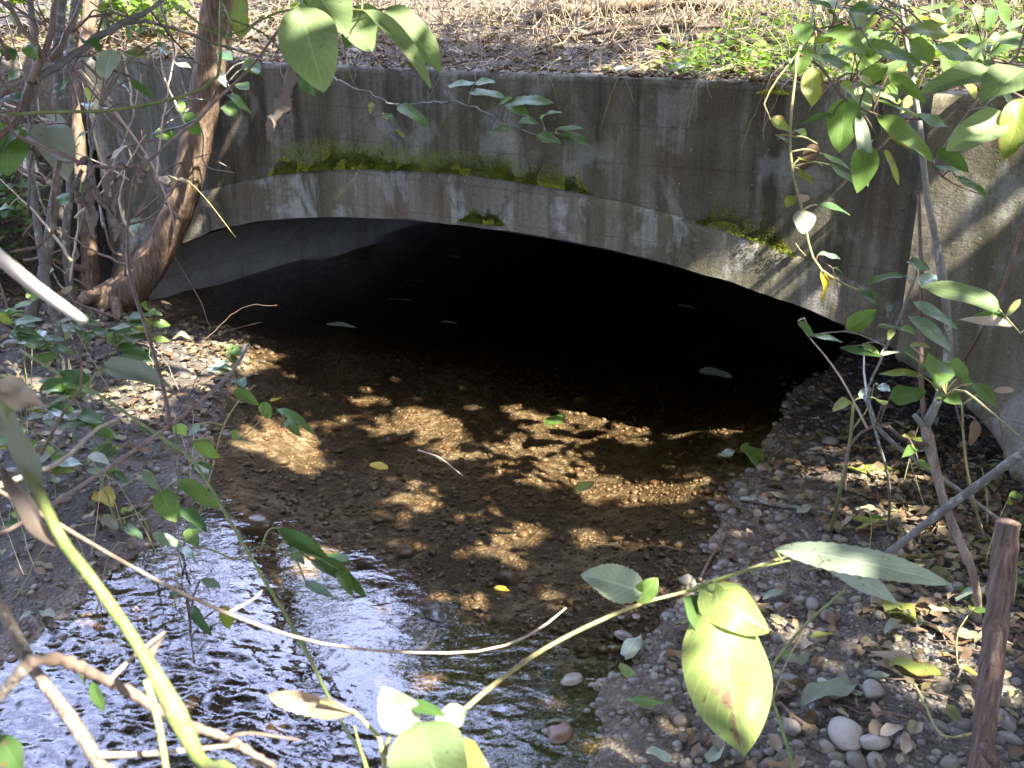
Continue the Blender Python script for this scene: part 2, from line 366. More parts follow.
M = {
    'green': leaf_mat('fresh_leaf', [(.075, .135, .030), (.10, .17, .042), (.13, .20, .05)], back=(.17, .23, .13), trans=.42),
    'deep': leaf_mat('deep_leaf', [(.045, .095, .028), (.06, .12, .035), (.075, .13, .04)], back=(.13, .18, .11), trans=.35),
    'pale': leaf_mat('pale_leaf_underside', [(.26, .31, .22), (.31, .36, .27), (.34, .39, .31)], trans=.30, tcol=(1.1, 1.2, .6), vein=.45, rough=.55),
    'blue': leaf_mat('sky_lit_leaf', [(.11, .17, .10), (.14, .20, .13)], trans=.2, rough=.25, spec=.7),
    'yellow': leaf_mat('yellowing_leaf', [(.17, .22, .05), (.22, .26, .06), (.28, .29, .09)], trans=.40, tcol=(1.4, 1.5, .6), blotch=(.16, .09, .03)),
    'spotted': leaf_mat('browning_leaf', [(.15, .20, .04), (.22, .24, .05)], back=(.3, .33, .15), trans=.42, tcol=(1.7, 1.7, .6), blotch=(.15, .085, .04)),
    'wilted': leaf_mat('wilting_leaf', [(.20, .27, .085), (.24, .30, .10)], trans=.42, tcol=(1.5, 1.5, .7), blotch=(.20, .135, .09), bmid=True, vein=.5),
    'soft': leaf_mat('soft_green_leaf', [(.13, .19, .08), (.16, .22, .10), (.19, .25, .125)], back=(.20, .26, .16), trans=.35, vein=.5, rough=.5),
    'gold': leaf_mat('golden_leaf', [(.34, .25, .02), (.42, .33, .05)], trans=.25, tcol=(1.4, 1.2, .6), rough=.5),
    'dry': leaf_mat('dry_brown_leaf', [(.075, .048, .028), (.12, .078, .045), (.17, .115, .068)], trans=.12, tcol=(1.4, 1.2, .8), rough=.7, vein=.2),
    'tan': leaf_mat('dry_tan_leaf', [(.24, .19, .13), (.32, .26, .19), (.38, .33, .26)], trans=.18, tcol=(1.3, 1.2, .9), rough=.7, vein=.2),
    'mauve': leaf_mat('withered_mauve_leaf', [(.15, .12, .10), (.20, .165, .14)], trans=.15, tcol=(1.2, 1.1, 1), rough=.7, vein=.3),
    'greygreen': leaf_mat('faded_leaf', [(.13, .15, .095), (.18, .20, .14), (.22, .24, .17)], trans=.12, tcol=(1.2, 1.2, .8), rough=.6, vein=.25),
    'litter': leaf_mat('litter_leaf', [(.05, .035, .024), (.12, .075, .042), (.20, .14, .08), (.09, .075, .045), (.28, .23, .16), (.12, .13, .05), (.10, .055, .03)], trans=.12, tcol=(1.4, 1.2, .8), rough=.7, vein=.2),
    'herb': leaf_mat('herb_leaf', [(.07, .13, .025), (.11, .18, .035), (.16, .22, .05)], trans=.4, vein=.15),
    'canopy': plain_mat('canopy_leaf', (.04, .08, .02), (.09, .13, .035), 8, .5, .3),
    'bush': plain_mat('bush_leaf', (.055, .10, .022), (.15, .20, .05), 8, .5, .4),
    'stem_green': bark_mat('green_stem', (.09, .13, .035), (.16, .20, .06), (.24, .27, .11), 70, .2, .55, .4, spot=(.22, .17, .09)),
    'stem_yellow': bark_mat('yellow_green_stem', (.19, .18, .07), (.28, .26, .11), (.36, .33, .17), 70, .15, .6, .4, spot=(.20, .14, .07)),
    'twig_cream': bark_mat('cream_twig', (.28, .20, .14), (.42, .33, .24), (.52, .43, .33), 90, .25, .65, .4),
    'twig_mauve': bark_mat('mauve_twig', (.12, .085, .062), (.20, .15, .115), (.27, .21, .165), 90, .25, .6, .3),
    'twig_brown': bark_mat('brown_twig', (.075, .05, .036), (.14, .095, .068), (.20, .14, .10), 90, .25, .7, .4),
    'twig_grey': bark_mat('grey_twig', (.09, .085, .07), (.16, .15, .125), (.24, .225, .19), 22, .25, .75, .4, spot=(.30, .31, .26)),
    'straw': plain_mat('straw', (.17, .13, .085), (.36, .29, .20), 20, .7),
    'lichen': bark_mat('lichen_bark', (.13, .105, .08), (.23, .19, .15), (.33, .29, .23), 130, .6, .85, .9, spot=(.38, .38, .32)),
    'bark_red': bark_mat('reddish_bark', (.05, .034, .022), (.17, .115, .075), (.36, .275, .20), 60, .12, .85, 1.0),
    'bark_grey': bark_mat('grey_bark', (.06, .055, .045), (.12, .11, .09), (.19, .18, .15), 16, .3, .85, .8, spot=(.24, .26, .19)),
    'weathered': bark_mat('weathered_wood', (.05, .032, .022), (.19, .13, .098), (.38, .30, .25), 130, .035, .85, 1.0),
    'sapling_bark': bark_mat('sapling_bark', (.10, .075, .055), (.22, .175, .135), (.40, .34, .28), 40, .2, .75, .6),
    'log': bark_mat('log_bark', (.07, .05, .03), (.15, .11, .07), (.25, .19, .13), 30, .5, .85, .8),
    'bleached': bark_mat('bleached_wood', (.50, .46, .42), (.62, .58, .54), (.70, .67, .63), 14, .1, .7, .3),
    'moss': plain_mat('moss_green', (.07, .095, .012), (.33, .355, .055), 14, .9, .35),
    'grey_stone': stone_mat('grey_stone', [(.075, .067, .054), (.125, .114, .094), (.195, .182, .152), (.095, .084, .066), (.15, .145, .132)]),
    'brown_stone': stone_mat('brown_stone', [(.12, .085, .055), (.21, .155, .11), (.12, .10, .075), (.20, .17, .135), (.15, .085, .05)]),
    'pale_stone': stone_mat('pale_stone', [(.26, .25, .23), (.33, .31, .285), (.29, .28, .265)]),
    'wall': concrete_mat('weathered_concrete', (.047, .041, .027), (.110, .098, .070), (.205, .188, .145), .25, .6, True),
    'ring': concrete_mat('arch_ring_concrete', (.075, .067, .045), (.148, .133, .095), (.24, .222, .17), .5, .55),
    'pier': concrete_mat('end_pier_concrete', (.075, .065, .044), (.150, .132, .095), (.235, .212, .165), .35, .5),
    'vault': concrete_mat('barrel_concrete', (.30, .295, .275), (.37, .365, .345), (.43, .425, .405), .1, .05),
    'ground': ground_mat('stream_bank_soil', ((.028, .023, .017), (.065, .056, .043), (.125, .11, .088))),
    'upper': ground_mat('leaf_mould_soil', ((.03, .022, .015), (.075, .056, .038), (.15, .12, .085))),
    'water': water_mat(),
}

# ------------------------------------------------------------------ object helpers
def tag(o, label=None, cat=None, group=None, kind=None):
    if label: o['label'] = label
    if cat: o['category'] = cat
    if group: o['group'] = group
    if kind: o['kind'] = kind
    return o
def empty(name, loc, label, cat, group=None):
    o = bpy.data.objects.new(name, None); COL.objects.link(o); o.location = Vector(loc); o.empty_display_size = .05
    return tag(o, label, cat, group)

VIEW_UP = np.array([0, SP, CP]); VIEW_BACK = np.array([0, -CP, SP])
def pxpath(pts, d0, d1=None):
    d1 = d0 if d1 is None else d1; n = len(pts); out = []
    for i, p in enumerate(pts):
        if isinstance(p, np.ndarray): out.append(p)
        elif len(p) == 3: out.append(at(*p))
        else: out.append(at(p[0], p[1], d0 + (d1 - d0) * i / max(n - 1, 1)))
    return out
def root_below(px, py, d, dx=0.0, dy=-.15):
    p = at(px, py, d); x, y = p[0] + dx, p[1] + dy
    return np.array([x, y, float(height(x, y)) - .03])
def plant(name, label, cat, stems, leaves, d, group=None, lm='green', base=None, petiole=.0011, pet_mat=None, tilt=.55, curls=()):
    """stems: dicts p (pixel or world points), d0,d1, r0,r1, m, n(part name). leaves: (bx,by,tx,ty,w[,mat[,opts]])"""
    built = []; 
    for s in stems:
        P = pxpath(s['p'], s.get('d0', d), s.get('d1', s.get('d0', d)))
        built.append((s, P, spline(P, 60)))
    loc = np.asarray(base if base is not None else built[0][1][0])
    root = empty(name, loc, label, cat, group)
    mbs = [MB().add(*tube(P, s['r0'], s.get('r1', s['r0'] * .5), sides=s.get('sides', 7), knob=s.get('knob', .06), wig=s.get('wig', 0), n=s.get('seg'), prof=s.get('prof'))) for s, P, _ in built]
    allpts = np.concatenate([b[2] for b in built]); own = np.repeat(np.arange(len(built)), 60)
    for lf in leaves:
        bx, by, tx, ty, w = lf[:5]; mt = lf[5] if len(lf) > 5 and lf[5] else lm; op = dict(lf[6]) if len(lf) > 6 else {}
        ld = op.pop('d', d); td = op.pop('td', ld + rng.uniform(-.03, .02) * ld)
        lab = op.pop('label', None)
        b = at(bx, by, ld); t = at(tx, ty, td)
        up = op.pop('up', tilt)
        nrm = VIEW_BACK * (1 - up) + np.array([0, 0, 1.0]) * up + rng.normal(0, .18, 3)
        ww = w * ld / FPX * 1.12
        hi = w > 24
        kw = dict(shape='ovate', curl=rng.uniform(-.02, .10), fold=rng.uniform(.05, .35), wave=.07, serr=0.0, nu=4 if hi else 3, nv=18 if hi else 10)
        kw.update(op)
        V, F, U = leaf_geo(b, t, ww, nrm, **kw)
        o = MB().add(V, F, U).build('leaf', M[mt], root, loc)
        if lab: o['label'] = lab
        dist = np.linalg.norm(allpts - b, axis=1); k = int(dist.argmin())
        if .001 < dist[k] < .35 * max(ld, .6):
            q = allpts[k]; midp = (q + b) / 2 + np.array([0, 0, .12 * dist[k]])
            mbs[own[k]].add(*tube([q, midp, b], petiole * max(ld, .8), petiole * max(ld, .8) * .8, sides=5, n=6))
    for pts, cd_, cw, cm in curls:
        n_ = 34; C = pxpath(pts, cd_); v_ = np.linspace(0, 1, n_)
        pr_ = (v_ ** .5 * (1 - v_) ** .5) * 2 * (.75 + .25 * np.sin(v_ * 19 + rng.uniform(0, 6))) + .08
        V, F, U = tube(C, cw * cd_ / FPX / 2, cw * cd_ / FPX / 2, sides=8, n=n_, knob=.16, wig=.0012, prof=(v_, pr_), flat=.35)
        MB().add(V, F, U).build('leaf', M[cm], root, loc)
    for (s, P, _), mb in zip(built, mbs):
        mb.build(s.get('n', 'stem'), M[s.get('m', 'stem_green')], root, loc)
    return root

# ================================================================== THE SETTING
def sheet(name, xs, ys, hf, mat, keep=None):
    X, Y = np.meshgrid(xs, ys); Z = hf(X, Y)
    V = np.stack([X, Y, Z], -1).reshape(-1, 3); nx = len(xs)
    i, j = np.meshgrid(np.arange(len(ys) - 1), np.arange(nx - 1), indexing='ij')
    a = (i * nx + j).ravel(); F = np.stack([a, a + 1, a + nx + 1, a + nx], -1)
    if keep is not None:
        c = V[F].mean(1); F = F[keep(c)]
        us, inv = np.unique(F, return_inverse=True); V = V[us]; F = inv.reshape(-1, 4)
    return tag(mesh_np(name, V, F, mat), kind='structure')
def grade(lo, hi, a, b, step, far=1.25):
    core = list(np.arange(a, b + 1e-6, step)); l = []; x = a; s = step
    while x > lo: s *= far; x -= s; l.append(max(x, lo))
    r = []; x = b; s = step
    while x < hi: s *= far; x += s; r.append(min(x, hi))
    return np.array(l[::-1] + core + r)
sheet('ground', grade(-90, 90, -3.6, 3.2, .03), grade(-90, 60, 1.2, 6.6, .03), height, M['ground'])

# the upper bank is laid out along the face so that its edge runs with the wall top
SS = grade(-90, 95, -2.5, 8.5, .06); DD = np.r_[.055, grade(.06, 95, .06, 4.0, .06)]
S2, D2 = np.meshgrid(SS, DD)
XU = A[0] + DX[0] * S2 - NRM[0] * D2; YU = A[1] + DX[1] * S2 - NRM[1] * D2
ZU = upper(XU, YU); ZU[0] -= np.where(SS < -.2, .55, .2)
V = np.stack([XU, YU, ZU], -1).reshape(-1, 3); nx = len(SS)
i, j = np.meshgrid(np.arange(len(DD) - 1), np.arange(nx - 1), indexing='ij'); a = (i * nx + j).ravel()
tag(mesh_np('hillside', V, np.stack([a, a + 1, a + nx + 1, a + nx], -1), M['upper']), kind='structure')

def water_h(x, y):
    m = sstep(3.14, 2.45, y + .90 * (x + 1.1) + .35 * vnoise(x * 2, y * 2, 71)) 
    m = np.maximum(m, .10 * sstep(3.6, 2.8, y))
    wx = x + .06 * vnoise(x * 4, y * 4, 3) + .02 * vnoise(x * 15, y * 15, 6); wy = y + .06 * vnoise(x * 4, y * 4, 4) + .02 * vnoise(x * 15, y * 15, 8) + .25 * x
    r = .55 * vnoise(wx * 10, wy * 22, 11) + .7 * vnoise(wx * 24 + 9, wy * 44, 12) + .42 * vnoise(wx * 48 + wy * 12, wy * 80, 13) + .2 * vnoise(wx * 90, wy * 120, 14)
    r = r * (.45 + .9 * sstep(-.35, .35, vnoise(x * 3.3, y * 4.5, 19)))
    return 0.001 * vnoise(x * 5, y * 7, 2) + m * .0098 * r
sheet('water', grade(-30, 9, -2.4, 1.0, .0095, 1.6), grade(-30, 15, 1.7, 3.6, .0095, 1.5), water_h, M['water'],
      keep=lambda c: (sq(c[:, 0], c[:, 1])[0] > -.02 - 9 * (sq(c[:, 0], c[:, 1])[1] > -.2)) & (sq(c[:, 0], c[:, 1])[0] < 5.02 + 9 * (sq(c[:, 0], c[:, 1])[1] > -.2)) & (sq(c[:, 0], c[:, 1])[1] > -8.8))

# ================================================================== BRIDGE
bridge = empty('arch_bridge', (A[0], A[1], 0), 'weathered grey concrete arch culvert bridge over the dark stream', 'bridge')
bridge.rotation_euler = (0, 0, BROT)
def intr(s):
    e = 2.12; return .772 * np.maximum(1 - np.abs((s - 2.5) / 2.5) ** e, 0) ** (1 / e)
def extr(s):
    return 1.02 * np.sqrt(np.maximum(1 - ((s - 2.4) / 2.76) ** 2, 0))
SA = 2.5 - 2.5 * np.cos(np.linspace(0, math.pi, 90))
ZI = intr(SA); ZI[0] = ZI[-1] = -.45
# barrel: swept intrados
ys = np.r_[-.004, .02, .15, .4, .8, 1.4, 2.2, 3.2, 4.5, 6, 7.5, 9]
V = np.array([[s, y, z] for y in ys for s, z in zip(SA, ZI)]); n = len(SA)
i, j = np.meshgrid(np.arange(len(ys) - 1), np.arange(n - 1), indexing='ij'); a = (i * n + j).ravel()
mesh_np('barrel', V, np.stack([a, a + 1, a + n + 1, a + n], -1), M['vault'], bridge)
mb = MB(); mb.add(*box(-.2, 5.2, 9.002, 9.2, -.5, 1.2)); mb.build('blackout_cap', M['vault'], bridge, smooth=False)  # unseen cap added over the outlet so the barrel stays dark
# ring: proud of the spandrel by 45 mm, with its own top and front
th = np.linspace(0, math.pi, 120)
SI = 2.5 - 2.5 * np.cos(th); ZIr = intr(SI); ZIr = ZIr + .010 * vnoise(SI * 9, SI * 0, 31) * (SI > .2) * (SI < 4.8) + .006; ZIr[0] = ZIr[-1] = -.45
SE = 2.4 - 2.74 * np.cos(th); ZE = extr(SE); ZE[0] = ZE[-1] = -.45
ZE = ZE + .022 * vnoise(SE * 4, SE * 0, 3) + .012 * vnoise(SE * 15, SE * 0, 5); k = 9
def roughy(s, z, a=.006): return a * fbm(s * 5, z * 5, 77, 4) + .003 * fbm(s * 25, z * 25, 78, 2)
V = []
for r in range(k):
    f = r / (k - 1); s = SI + (SE - SI) * f; z = ZIr + (ZE - ZIr) * f
    y = -.018 + roughy(s, z, .010); y = y + .010 * (f > .99) 
    V.append(np.stack([s, y, z], -1))
V.append(np.stack([SE, SE * 0 + .02, ZE + .016], -1))
V = np.concatenate(V); n = 120; i, j = np.meshgrid(np.arange(k), np.arange(n - 1), indexing='ij'); a = (i * n + j).ravel()
mesh_np('arch_ring', V, np.stack([a, a + n, a + n + 1, a + 1], -1), M['ring'], bridge)
# spandrel: front skin from extrados to the top, plus top and back
S0, S1 = -.30, 4.50
sx = np.linspace(S0, S1, 150); zb = np.where((sx > -.33) & (sx < 5.13), extr(sx) - .03, -.45); nz_ = 26
V = []
topz = 1.497 + .006 * vnoise(sx * 7, sx * 0, 8) - .010 * np.maximum(vnoise(sx * 17, sx * 0 + 3, 9), 0)
for r in range(nz_):
    z = zb + (topz - zb) * r / (nz_ - 1); y = roughy(sx, z, .008) + (.012 if r == nz_ - 1 else 0)
    V.append(np.stack([sx, y, z], -1))
V.append(np.stack([sx, sx * 0 + .10, topz + .004], -1)); V.append(np.stack([sx, sx * 0 + .32, topz + .0], -1)); V.append(np.stack([sx, sx * 0 + .32, np.maximum(zb, 1.1)], -1))
V = np.concatenate(V); n = len(sx); i, j = np.meshgrid(np.arange(nz_ + 2), np.arange(n - 1), indexing='ij'); a = (i * n + j).ravel()
mesh_np('spandrel_wall', V, np.stack([a, a + 1, a + n + 1, a + n], -1), M['wall'], bridge)
# end pier at the right: a separate pour standing proud, arch cut through its foot
sx = np.linspace(4.50, 6.6, 60); zb = np.where(sx < 5.0, intr(sx) , -.45); nz_ = 24; V = []
V.append(np.stack([sx, sx * 0 + .3, zb], -1))
for r in range(nz_):
    z = zb + (1.49 - zb) * r / (nz_ - 1); y = -.075 - .25 * np.maximum(sx - 4.9, 0) + roughy(sx, z, .010) + (.012 if r == nz_ - 1 else 0)
    V.append(np.stack([sx, y, z], -1))
V.append(np.stack([sx, sx * 0 + .3, sx * 0 + 1.487], -1))
V = np.concatenate(V); n = len(sx); i, j = np.meshgrid(np.arange(nz_ + 1), np.arange(n - 1), indexing='ij'); a = (i * n + j).ravel()
mesh_np('end_pier', V, np.stack([a, a + 1, a + n + 1, a + n], -1), M['pier'], bridge)
mb = MB()
zz = np.linspace(float(intr(np.array([4.5]))[0]), 1.49, 12)
V = np.concatenate([np.stack([zz * 0 + 4.5, zz * 0 - .075, zz], -1), np.stack([zz * 0 + 4.5, zz * 0 + .1, zz], -1)])
mb.add(V, np.array([(q, q + 1, 13 + q, 12 + q) for q in range(11)])).build('pier_edge', M['pier'], bridge, smooth=False)
bridge['label'] = 'weathered grey concrete arch culvert bridge over the dark stream'

# moss on the ledge above the ring
def bw(s, y, z): return np.array([A[0] + DX[0] * s - NRM[0] * y, A[1] + DX[1] * s - NRM[1] * y, z])
blade = []
for k in range(6):
    b = rng.uniform(-.5, .5, 2)
    V, F, U = leaf_geo((0, 0, 0), (b[0], b[1], 1), .5, (0, 1, 0.1), 'lance', .15, .2, 0, 0, nu=1, nv=2); blade.append((V, F, U))
def moss(cs, label):
    P = []; 
    for s0, s1, z0, dens, sp in cs:
        n = int((s1 - s0) * dens)
        s = s0 + (s1 - s0) * rng.uniform(0, 1, n)
        env = np.clip(1.3 * (fbm(s * 4.0, s * 0 + z0, 91) + .55), .1, 1.3) * np.minimum(1, np.minimum(s - s0, s1 - s) / .08)
        zl = extr(s) if z0 == 0 else np.full(n, z0)
        up = np.abs(rng.normal(0, 1, n)).clip(0, 2.4) * sp * env * (.6 + .8 * (vnoise(s * 22, s * 0 + z0, 97) + .5))
        lean = rng.uniform(0, 1, n)
        y = np.where(up < .012, -.035 + .04 * lean, -.002 + .004 * lean) - (.026 if z0 and z0 < 1.2 else 0)
        P.append(np.stack([A[0] + DX[0] * s - NRM[0] * y, A[1] + DX[1] * s - NRM[1] * y, zl + up + .004], -1))
    P = np.concatenate(P); n = len(P)
    R = rotmats(rng.uniform(0, 6.28, n), rng.uniform(.2, 1.1, n), np.full(n, BROT) + rng.normal(0, .6, n))
    V, F, U, r = scatter(blade, P, R, rng.uniform(.005, .0115, n))
    clump = np.clip(.5 + .8 * fbm(P[:, 0] * 9, P[:, 2] * 9 + P[:, 1], 95, 3), 0, .99)
    return tag(mesh_np('moss', V, F, M['moss'], uv=U, rnd=np.repeat(clump, len(blade[0][0]))), label, 'moss', kind='stuff')
moss([(1.15, 2.05, 0, 9000, .07), (1.9, 3.10, 0, 6500, .045), (1.25, 2.1, 0, 9000, .13), (2.0, 2.4, 0, 3000, .09), (2.58, 3.0, 0, 7500, .11)], 'long strip of green moss on the ledge over the arch')
moss([(2.42, 2.66, .80, 12000, .075)], 'small moss tuft low on the arch ring at mid span')
moss([(3.62, 4.05, 0, 7200, .045)], 'thin moss strip on the ledge toward the vine side')
moss([(3.84, 3.97, 1.455, 6000, .020)], 'tiny bright moss tuft at the top edge of the wall')

# ================================================================== LIGHT
EL = math.radians(50); SH = np.array([.72, -.694])
SUN = np.array([SH[0] * math.cos(EL), SH[1] * math.cos(EL), math.sin(EL)])
sl = bpy.data.lights.new('sun', 'SUN'); sl.energy = 5.0; sl.angle = math.radians(.55); sl.color = (1.0, .93, .82)
so = bpy.data.objects.new('sun', sl); COL.objects.link(so); so.rotation_euler = Vector(SUN).to_track_quat('Z', 'Y').to_euler(); so.location = (8, -6, 14)
w = bpy.data.worlds.new('World'); scene.world = w; w.use_nodes = True; wt = w.node_tree
bg = wt.nodes['Background']
sky = nd(wt, 'ShaderNodeTexSky', sky_type='NISHITA', sun_disc=False, sun_elevation=EL, sun_rotation=math.atan2(SH[0], SH[1]), air_density=.65, dust_density=4.5, ozone_density=1.0)
gen = nd(wt, 'ShaderNodeTexCoord').outputs['Generated']
cl = ramp(wt, noise(wt, gen, 2.6, 5, .6, .4), [(.33, 0.0), (.52, 1.0)])
gy = nd(wt, 'ShaderNodeSeparateXYZ', {0: gen}).outputs[1]
cl = mth(wt, 'MULTIPLY', cl, ramp(wt, gy, [(.25, 0.12), (.55, 1.0)]))  # cloud bank added ahead of the view to brighten the riffle's reflection
wt.links.new(mixc(wt, cl, sky.outputs[0], (22, 25.5, 43)), bg.inputs[0]); bg.inputs[1].default_value = .075

# ================================================================== SHADING TREES (outside the frame, over the right bank)
rhomb = []
for k in range(5):
    V, F, U = leaf_geo((0, 0, 0), (0, 1, 0), .55, (0, 0, 1), 'ovate', .08, .2, 0, 0, nu=1, nv=3); rhomb.append((V, F, U))
def ell(px, py, rx, ry, z=0.0):
    c = on_z(px, py, z); a = on_z(px + rx, py, z); b = on_z(px, py - ry, z)
    return c, max(np.linalg.norm(a - c), .01), max(np.linalg.norm(b - c), .01), (b - c)[:2] / np.linalg.norm((b - c)[:2])
SPOTS = [ell(*e) for e in [
    (440, 403, 50, 13), (385, 376, 26, 7), (285, 430, 42, 16), (350, 405, 20, 8), (335, 441, 24, 6), (300, 447, 30, 8), (262, 362, 22, 12),
    (585, 446, 36, 15), (610, 458, 42, 16), (645, 468, 48, 15), (665, 477, 40, 9), (690, 482, 32, 9), (612, 415, 34, 5), (528, 425, 22, 6), (535, 512, 32, 11), (600, 516, 32, 7),
    (325, 538, 32, 10), (425, 492, 26, 9), (428, 467, 24, 6), (268, 513, 16, 8), (690, 545, 20, 5),
    (148, 394, 46, 20, .12), (215, 372, 22, 8, .08), (200, 342, 52, 10, .12), (235, 358, 26, 7, .08), (170, 355, 30, 6, .15), (20, 410, 14, 10, .3), (60, 350, 30, 8, .35), (30, 330, 16, 8, .4),
    (875, 474, 58, 11, .08), (850, 505, 24, 6, .08), (905, 515, 30, 13, .1), (962, 640, 58, 30, .13), (970, 600, 34, 16, .15), (1000, 690, 24, 26, .15), (250, 350, 30, 12, .05), (1000, 700, 16, 10, .15), (735, 600, 18, 8, .03),
    (775, 627, 12, 8, .04), (935, 560, 18, 10, .12), (830, 655, 14, 6, .05), (900, 690, 10, 7, .1),
    (440, 662, 40, 14), (75, 632, 20, 16), (120, 560, 18, 8, .05), (720, 520, 14, 6)]]
P3 = [(at(*p), r) for p, r in [((870, 562, 1.28), .045), ((925, 578, 1.24), .03), ((850, 590, 1.32), .04),
    ((735, 600, 1.25), .08), ((730, 650, 1.25), .09), ((745, 700, 1.22), .09), 
    ((310, 700, 1.0), .08), ((440, 745, .98), .04), ((350, 725, 1.0), .04), ((560, 640, 1.2), .03), ((500, 690, 1.1), .03), ((660, 600, 1.3), .03),
    ((8, 386, .63), .03), ((110, 610, .6), .07), ((150, 680, .6), .08), ((200, 750, .6), .09), ((80, 560, .61), .04), ((612, 582, 1.3), .05), ((400, 710, 1.0), .06), ((440, 750, .98), .06), ((40, 290, .72), .05), ((20, 270, .72), .04), ((65, 310, .72), .04),
    ((160, 580, .85), .04), ((250, 612, 1.0), .06), ((330, 640, 1.15), .06), ((430, 652, 1.3), .06), ((530, 635, 1.5), .04), ((60, 690, .6), .08), ((90, 750, .6), .08),
    ((845, 125, 2.6), .05), ((862, 160, 2.6), .05), ((812, 90, 2.6), .04), ((890, 95, 2.6), .05), ((905, 150, 2.6), .035), ((890, 40, 3.0), .12), ((950, 45, 3.0), .16), ((985, 90, 2.2), .10),
    ((1000, 80, 1.8), .08), ((960, 140, 1.8), .05), ((960, 295, 2.3), .06), ((935, 370, 2.4), .08), ((905, 390, 2.4), .06), ((950, 480, 2.6), .05), ((925, 440, 2.6), .06), ((1008, 560, 1.7), .04), ((1008, 660, 1.6), .05),
    ((320, 60, 1.6), .06), ((410, 50, 1.6), .05), ((240, 20, 1.8), .04), ((60, 150, 1.3), .04), ((115, 60, 2.2), .05), ((80, 130, 6.2), .12), ((85, 180, 6.2), .08),
    ((165, 245, 5.8), .10), ((180, 215, 5.8), .08), ((155, 270, 5.9), .08), ((105, 300, 5.9), .08), ((195, 140, 5.6), .10),
    ((865, 255, 3.95), .05), ((885, 245, 3.9), .045), ((905, 235, 3.85), .045), ((960, 210, 3.6), .05), ((985, 198, 3.55), .05), ((1010, 190, 3.5), .06)]]
P3 += [(at(px, py, d), .11) for px in range(905, 1030, 40) for py in (0, 45) for d in (2.8, 3.2)] + [(at(px, py, 2.9), .05) for px in (815, 850, 880) for py in (10, 50)] + [(at(1000, 100, 1.8), .10), (at(955, 140, 1.8), .06)]
def canopy_points(n, zlo, zhi):
    tx = rng.uniform(-4.6, 3.9, n); ty = rng.uniform(-1.2, 7.4, n); z = rng.uniform(zlo, zhi, n)
    P = np.stack([tx, ty, tx * 0], -1) + SUN * (z / SUN[2])[:, None]
    keep = np.ones(n, bool); lr = .055
    for c, ra, rb, dirb in SPOTS:
        g = P - SUN * ((P[:, 2] - c[2]) / SUN[2])[:, None]; dd = g[:, :2] - c[:2]
        v = dd @ dirb; u = np.sqrt(np.maximum((dd ** 2).sum(1) - v * v, 0))
        ew = 1 + .35 * vnoise(g[:, 0] * 9, g[:, 1] * 9, 17) * 2
        keep &= ((u / (ra * 1.0 + lr * .8)) ** 2 + (v / (rb * 1.0 + lr * .8)) ** 2) > ew
    for c, r in P3:
        dd = P - c; al = dd @ SUN; per = np.linalg.norm(dd - al[:, None] * SUN, axis=1)
        keep &= (per > r + lr * .7) | (al < 0)
    g = P - SUN * ((P[:, 2] - 1.55) / SUN[2])[:, None]; s, q = sq(g[:, 0], g[:, 1])
    sunny = (q < -.10) & ~((s > 1.1) & (s < 2.9) & (q > -.7))
    keep &= ~(sunny & (rng.uniform(0, 1, n) < np.where(s > 2.2, .97, .86)))
    return P[keep]
cp = canopy_points(54000, 2.9, 4.4)
n = len(cp)
R = rotmats(rng.uniform(0, 6.28, n), rng.normal(0, .55, n), rng.uniform(0, 6.28, n))
cent = cp.mean(0)
half = (cp[:, 0] - cent[0]) * .6 + (cp[:, 1] - cent[1]) * .8 > 0
for ti, (sel, foot, txt) in enumerate([(half, (6.4, 4.2), 'tall leafy tree leaning over the stream beside the bridge end'), (~half, (4.6, -2.6), 'tall leafy tree leaning over the stream behind the viewer')]):
    pts = cp[sel]; fz = float(height(*foot)) - .1
    root = empty('overhanging_tree', (foot[0], foot[1], fz), txt, 'tree')
    V, F, U, r = scatter(rhomb, pts, R[sel], rng.uniform(.13, .19, len(pts)))
    mesh_np('crown', V, F, M['canopy'], root, uv=U, rnd=r, loc=(foot[0], foot[1], fz))
    c = pts.mean(0); mb = MB(); loc = np.array([foot[0], foot[1], fz])
    topp = np.array([foot[0] * .75 + c[0] * .25, foot[1] * .75 + c[1] * .25, 2.8])
    mb.add(*tube([loc, loc + (topp - loc) * .5 + [.1, 0, .2], topp], .17, .10, 10, knob=.05)); mb.build('trunk', M['bark_grey'], root, loc)
    for k in range(6):
        e = pts[rng.integers(0, len(pts))]
        MB().add(*tube([topp - [0, 0, .3 * k / 6], (topp + e) / 2 + [0, 0, .3], e], .05, .012, 6)).build('limb', M['bark_grey'], root, loc)

# ================================================================== TREES AND SHRUBS BEHIND THE BRIDGE
def bw2(s, d): 
    x = A[0] + DX[0] * s - NRM[0] * d; y = A[1] + DX[1] * s - NRM[1] * d
    return np.array([x, y, float(upper(x, y))])
def clump_points(c, rad, n, k):
    cs = c + rng.normal(0, .42, (k, 3)) * rad
    P = cs[rng.integers(0, k, n)] + rng.normal(0, .20, (n, 3)) * rad
    return P
def back_tree(s, d, h, rad, label, lean=0):
    p = bw2(s, d); root = empty('forest_tree', p, label, 'tree', 'trees on the hillside behind the bridge')
    top = p + [lean, .2, h]
    MB().add(*tube([p - [0, 0, .1], p + [lean * .3, 0, h * .45], top], .11, .03, 8, knob=.06)).build('trunk', M['bark_grey'], root, p)
    P = clump_points(p + [lean, .2, h * .72], np.array([rad, rad, h * .42]), 2300, 26)
    P = P[P[:, 2] > p[2] + .8]; n = len(P)
    V, F, U, r = scatter(rhomb, P, rotmats(rng.uniform(0, 6.28, n), rng.normal(0, .7, n), rng.uniform(0, 6.28, n)), rng.uniform(.16, .30, n))
    mesh_np('crown', V, F, M['bush'], root, uv=U, rnd=r, loc=p)
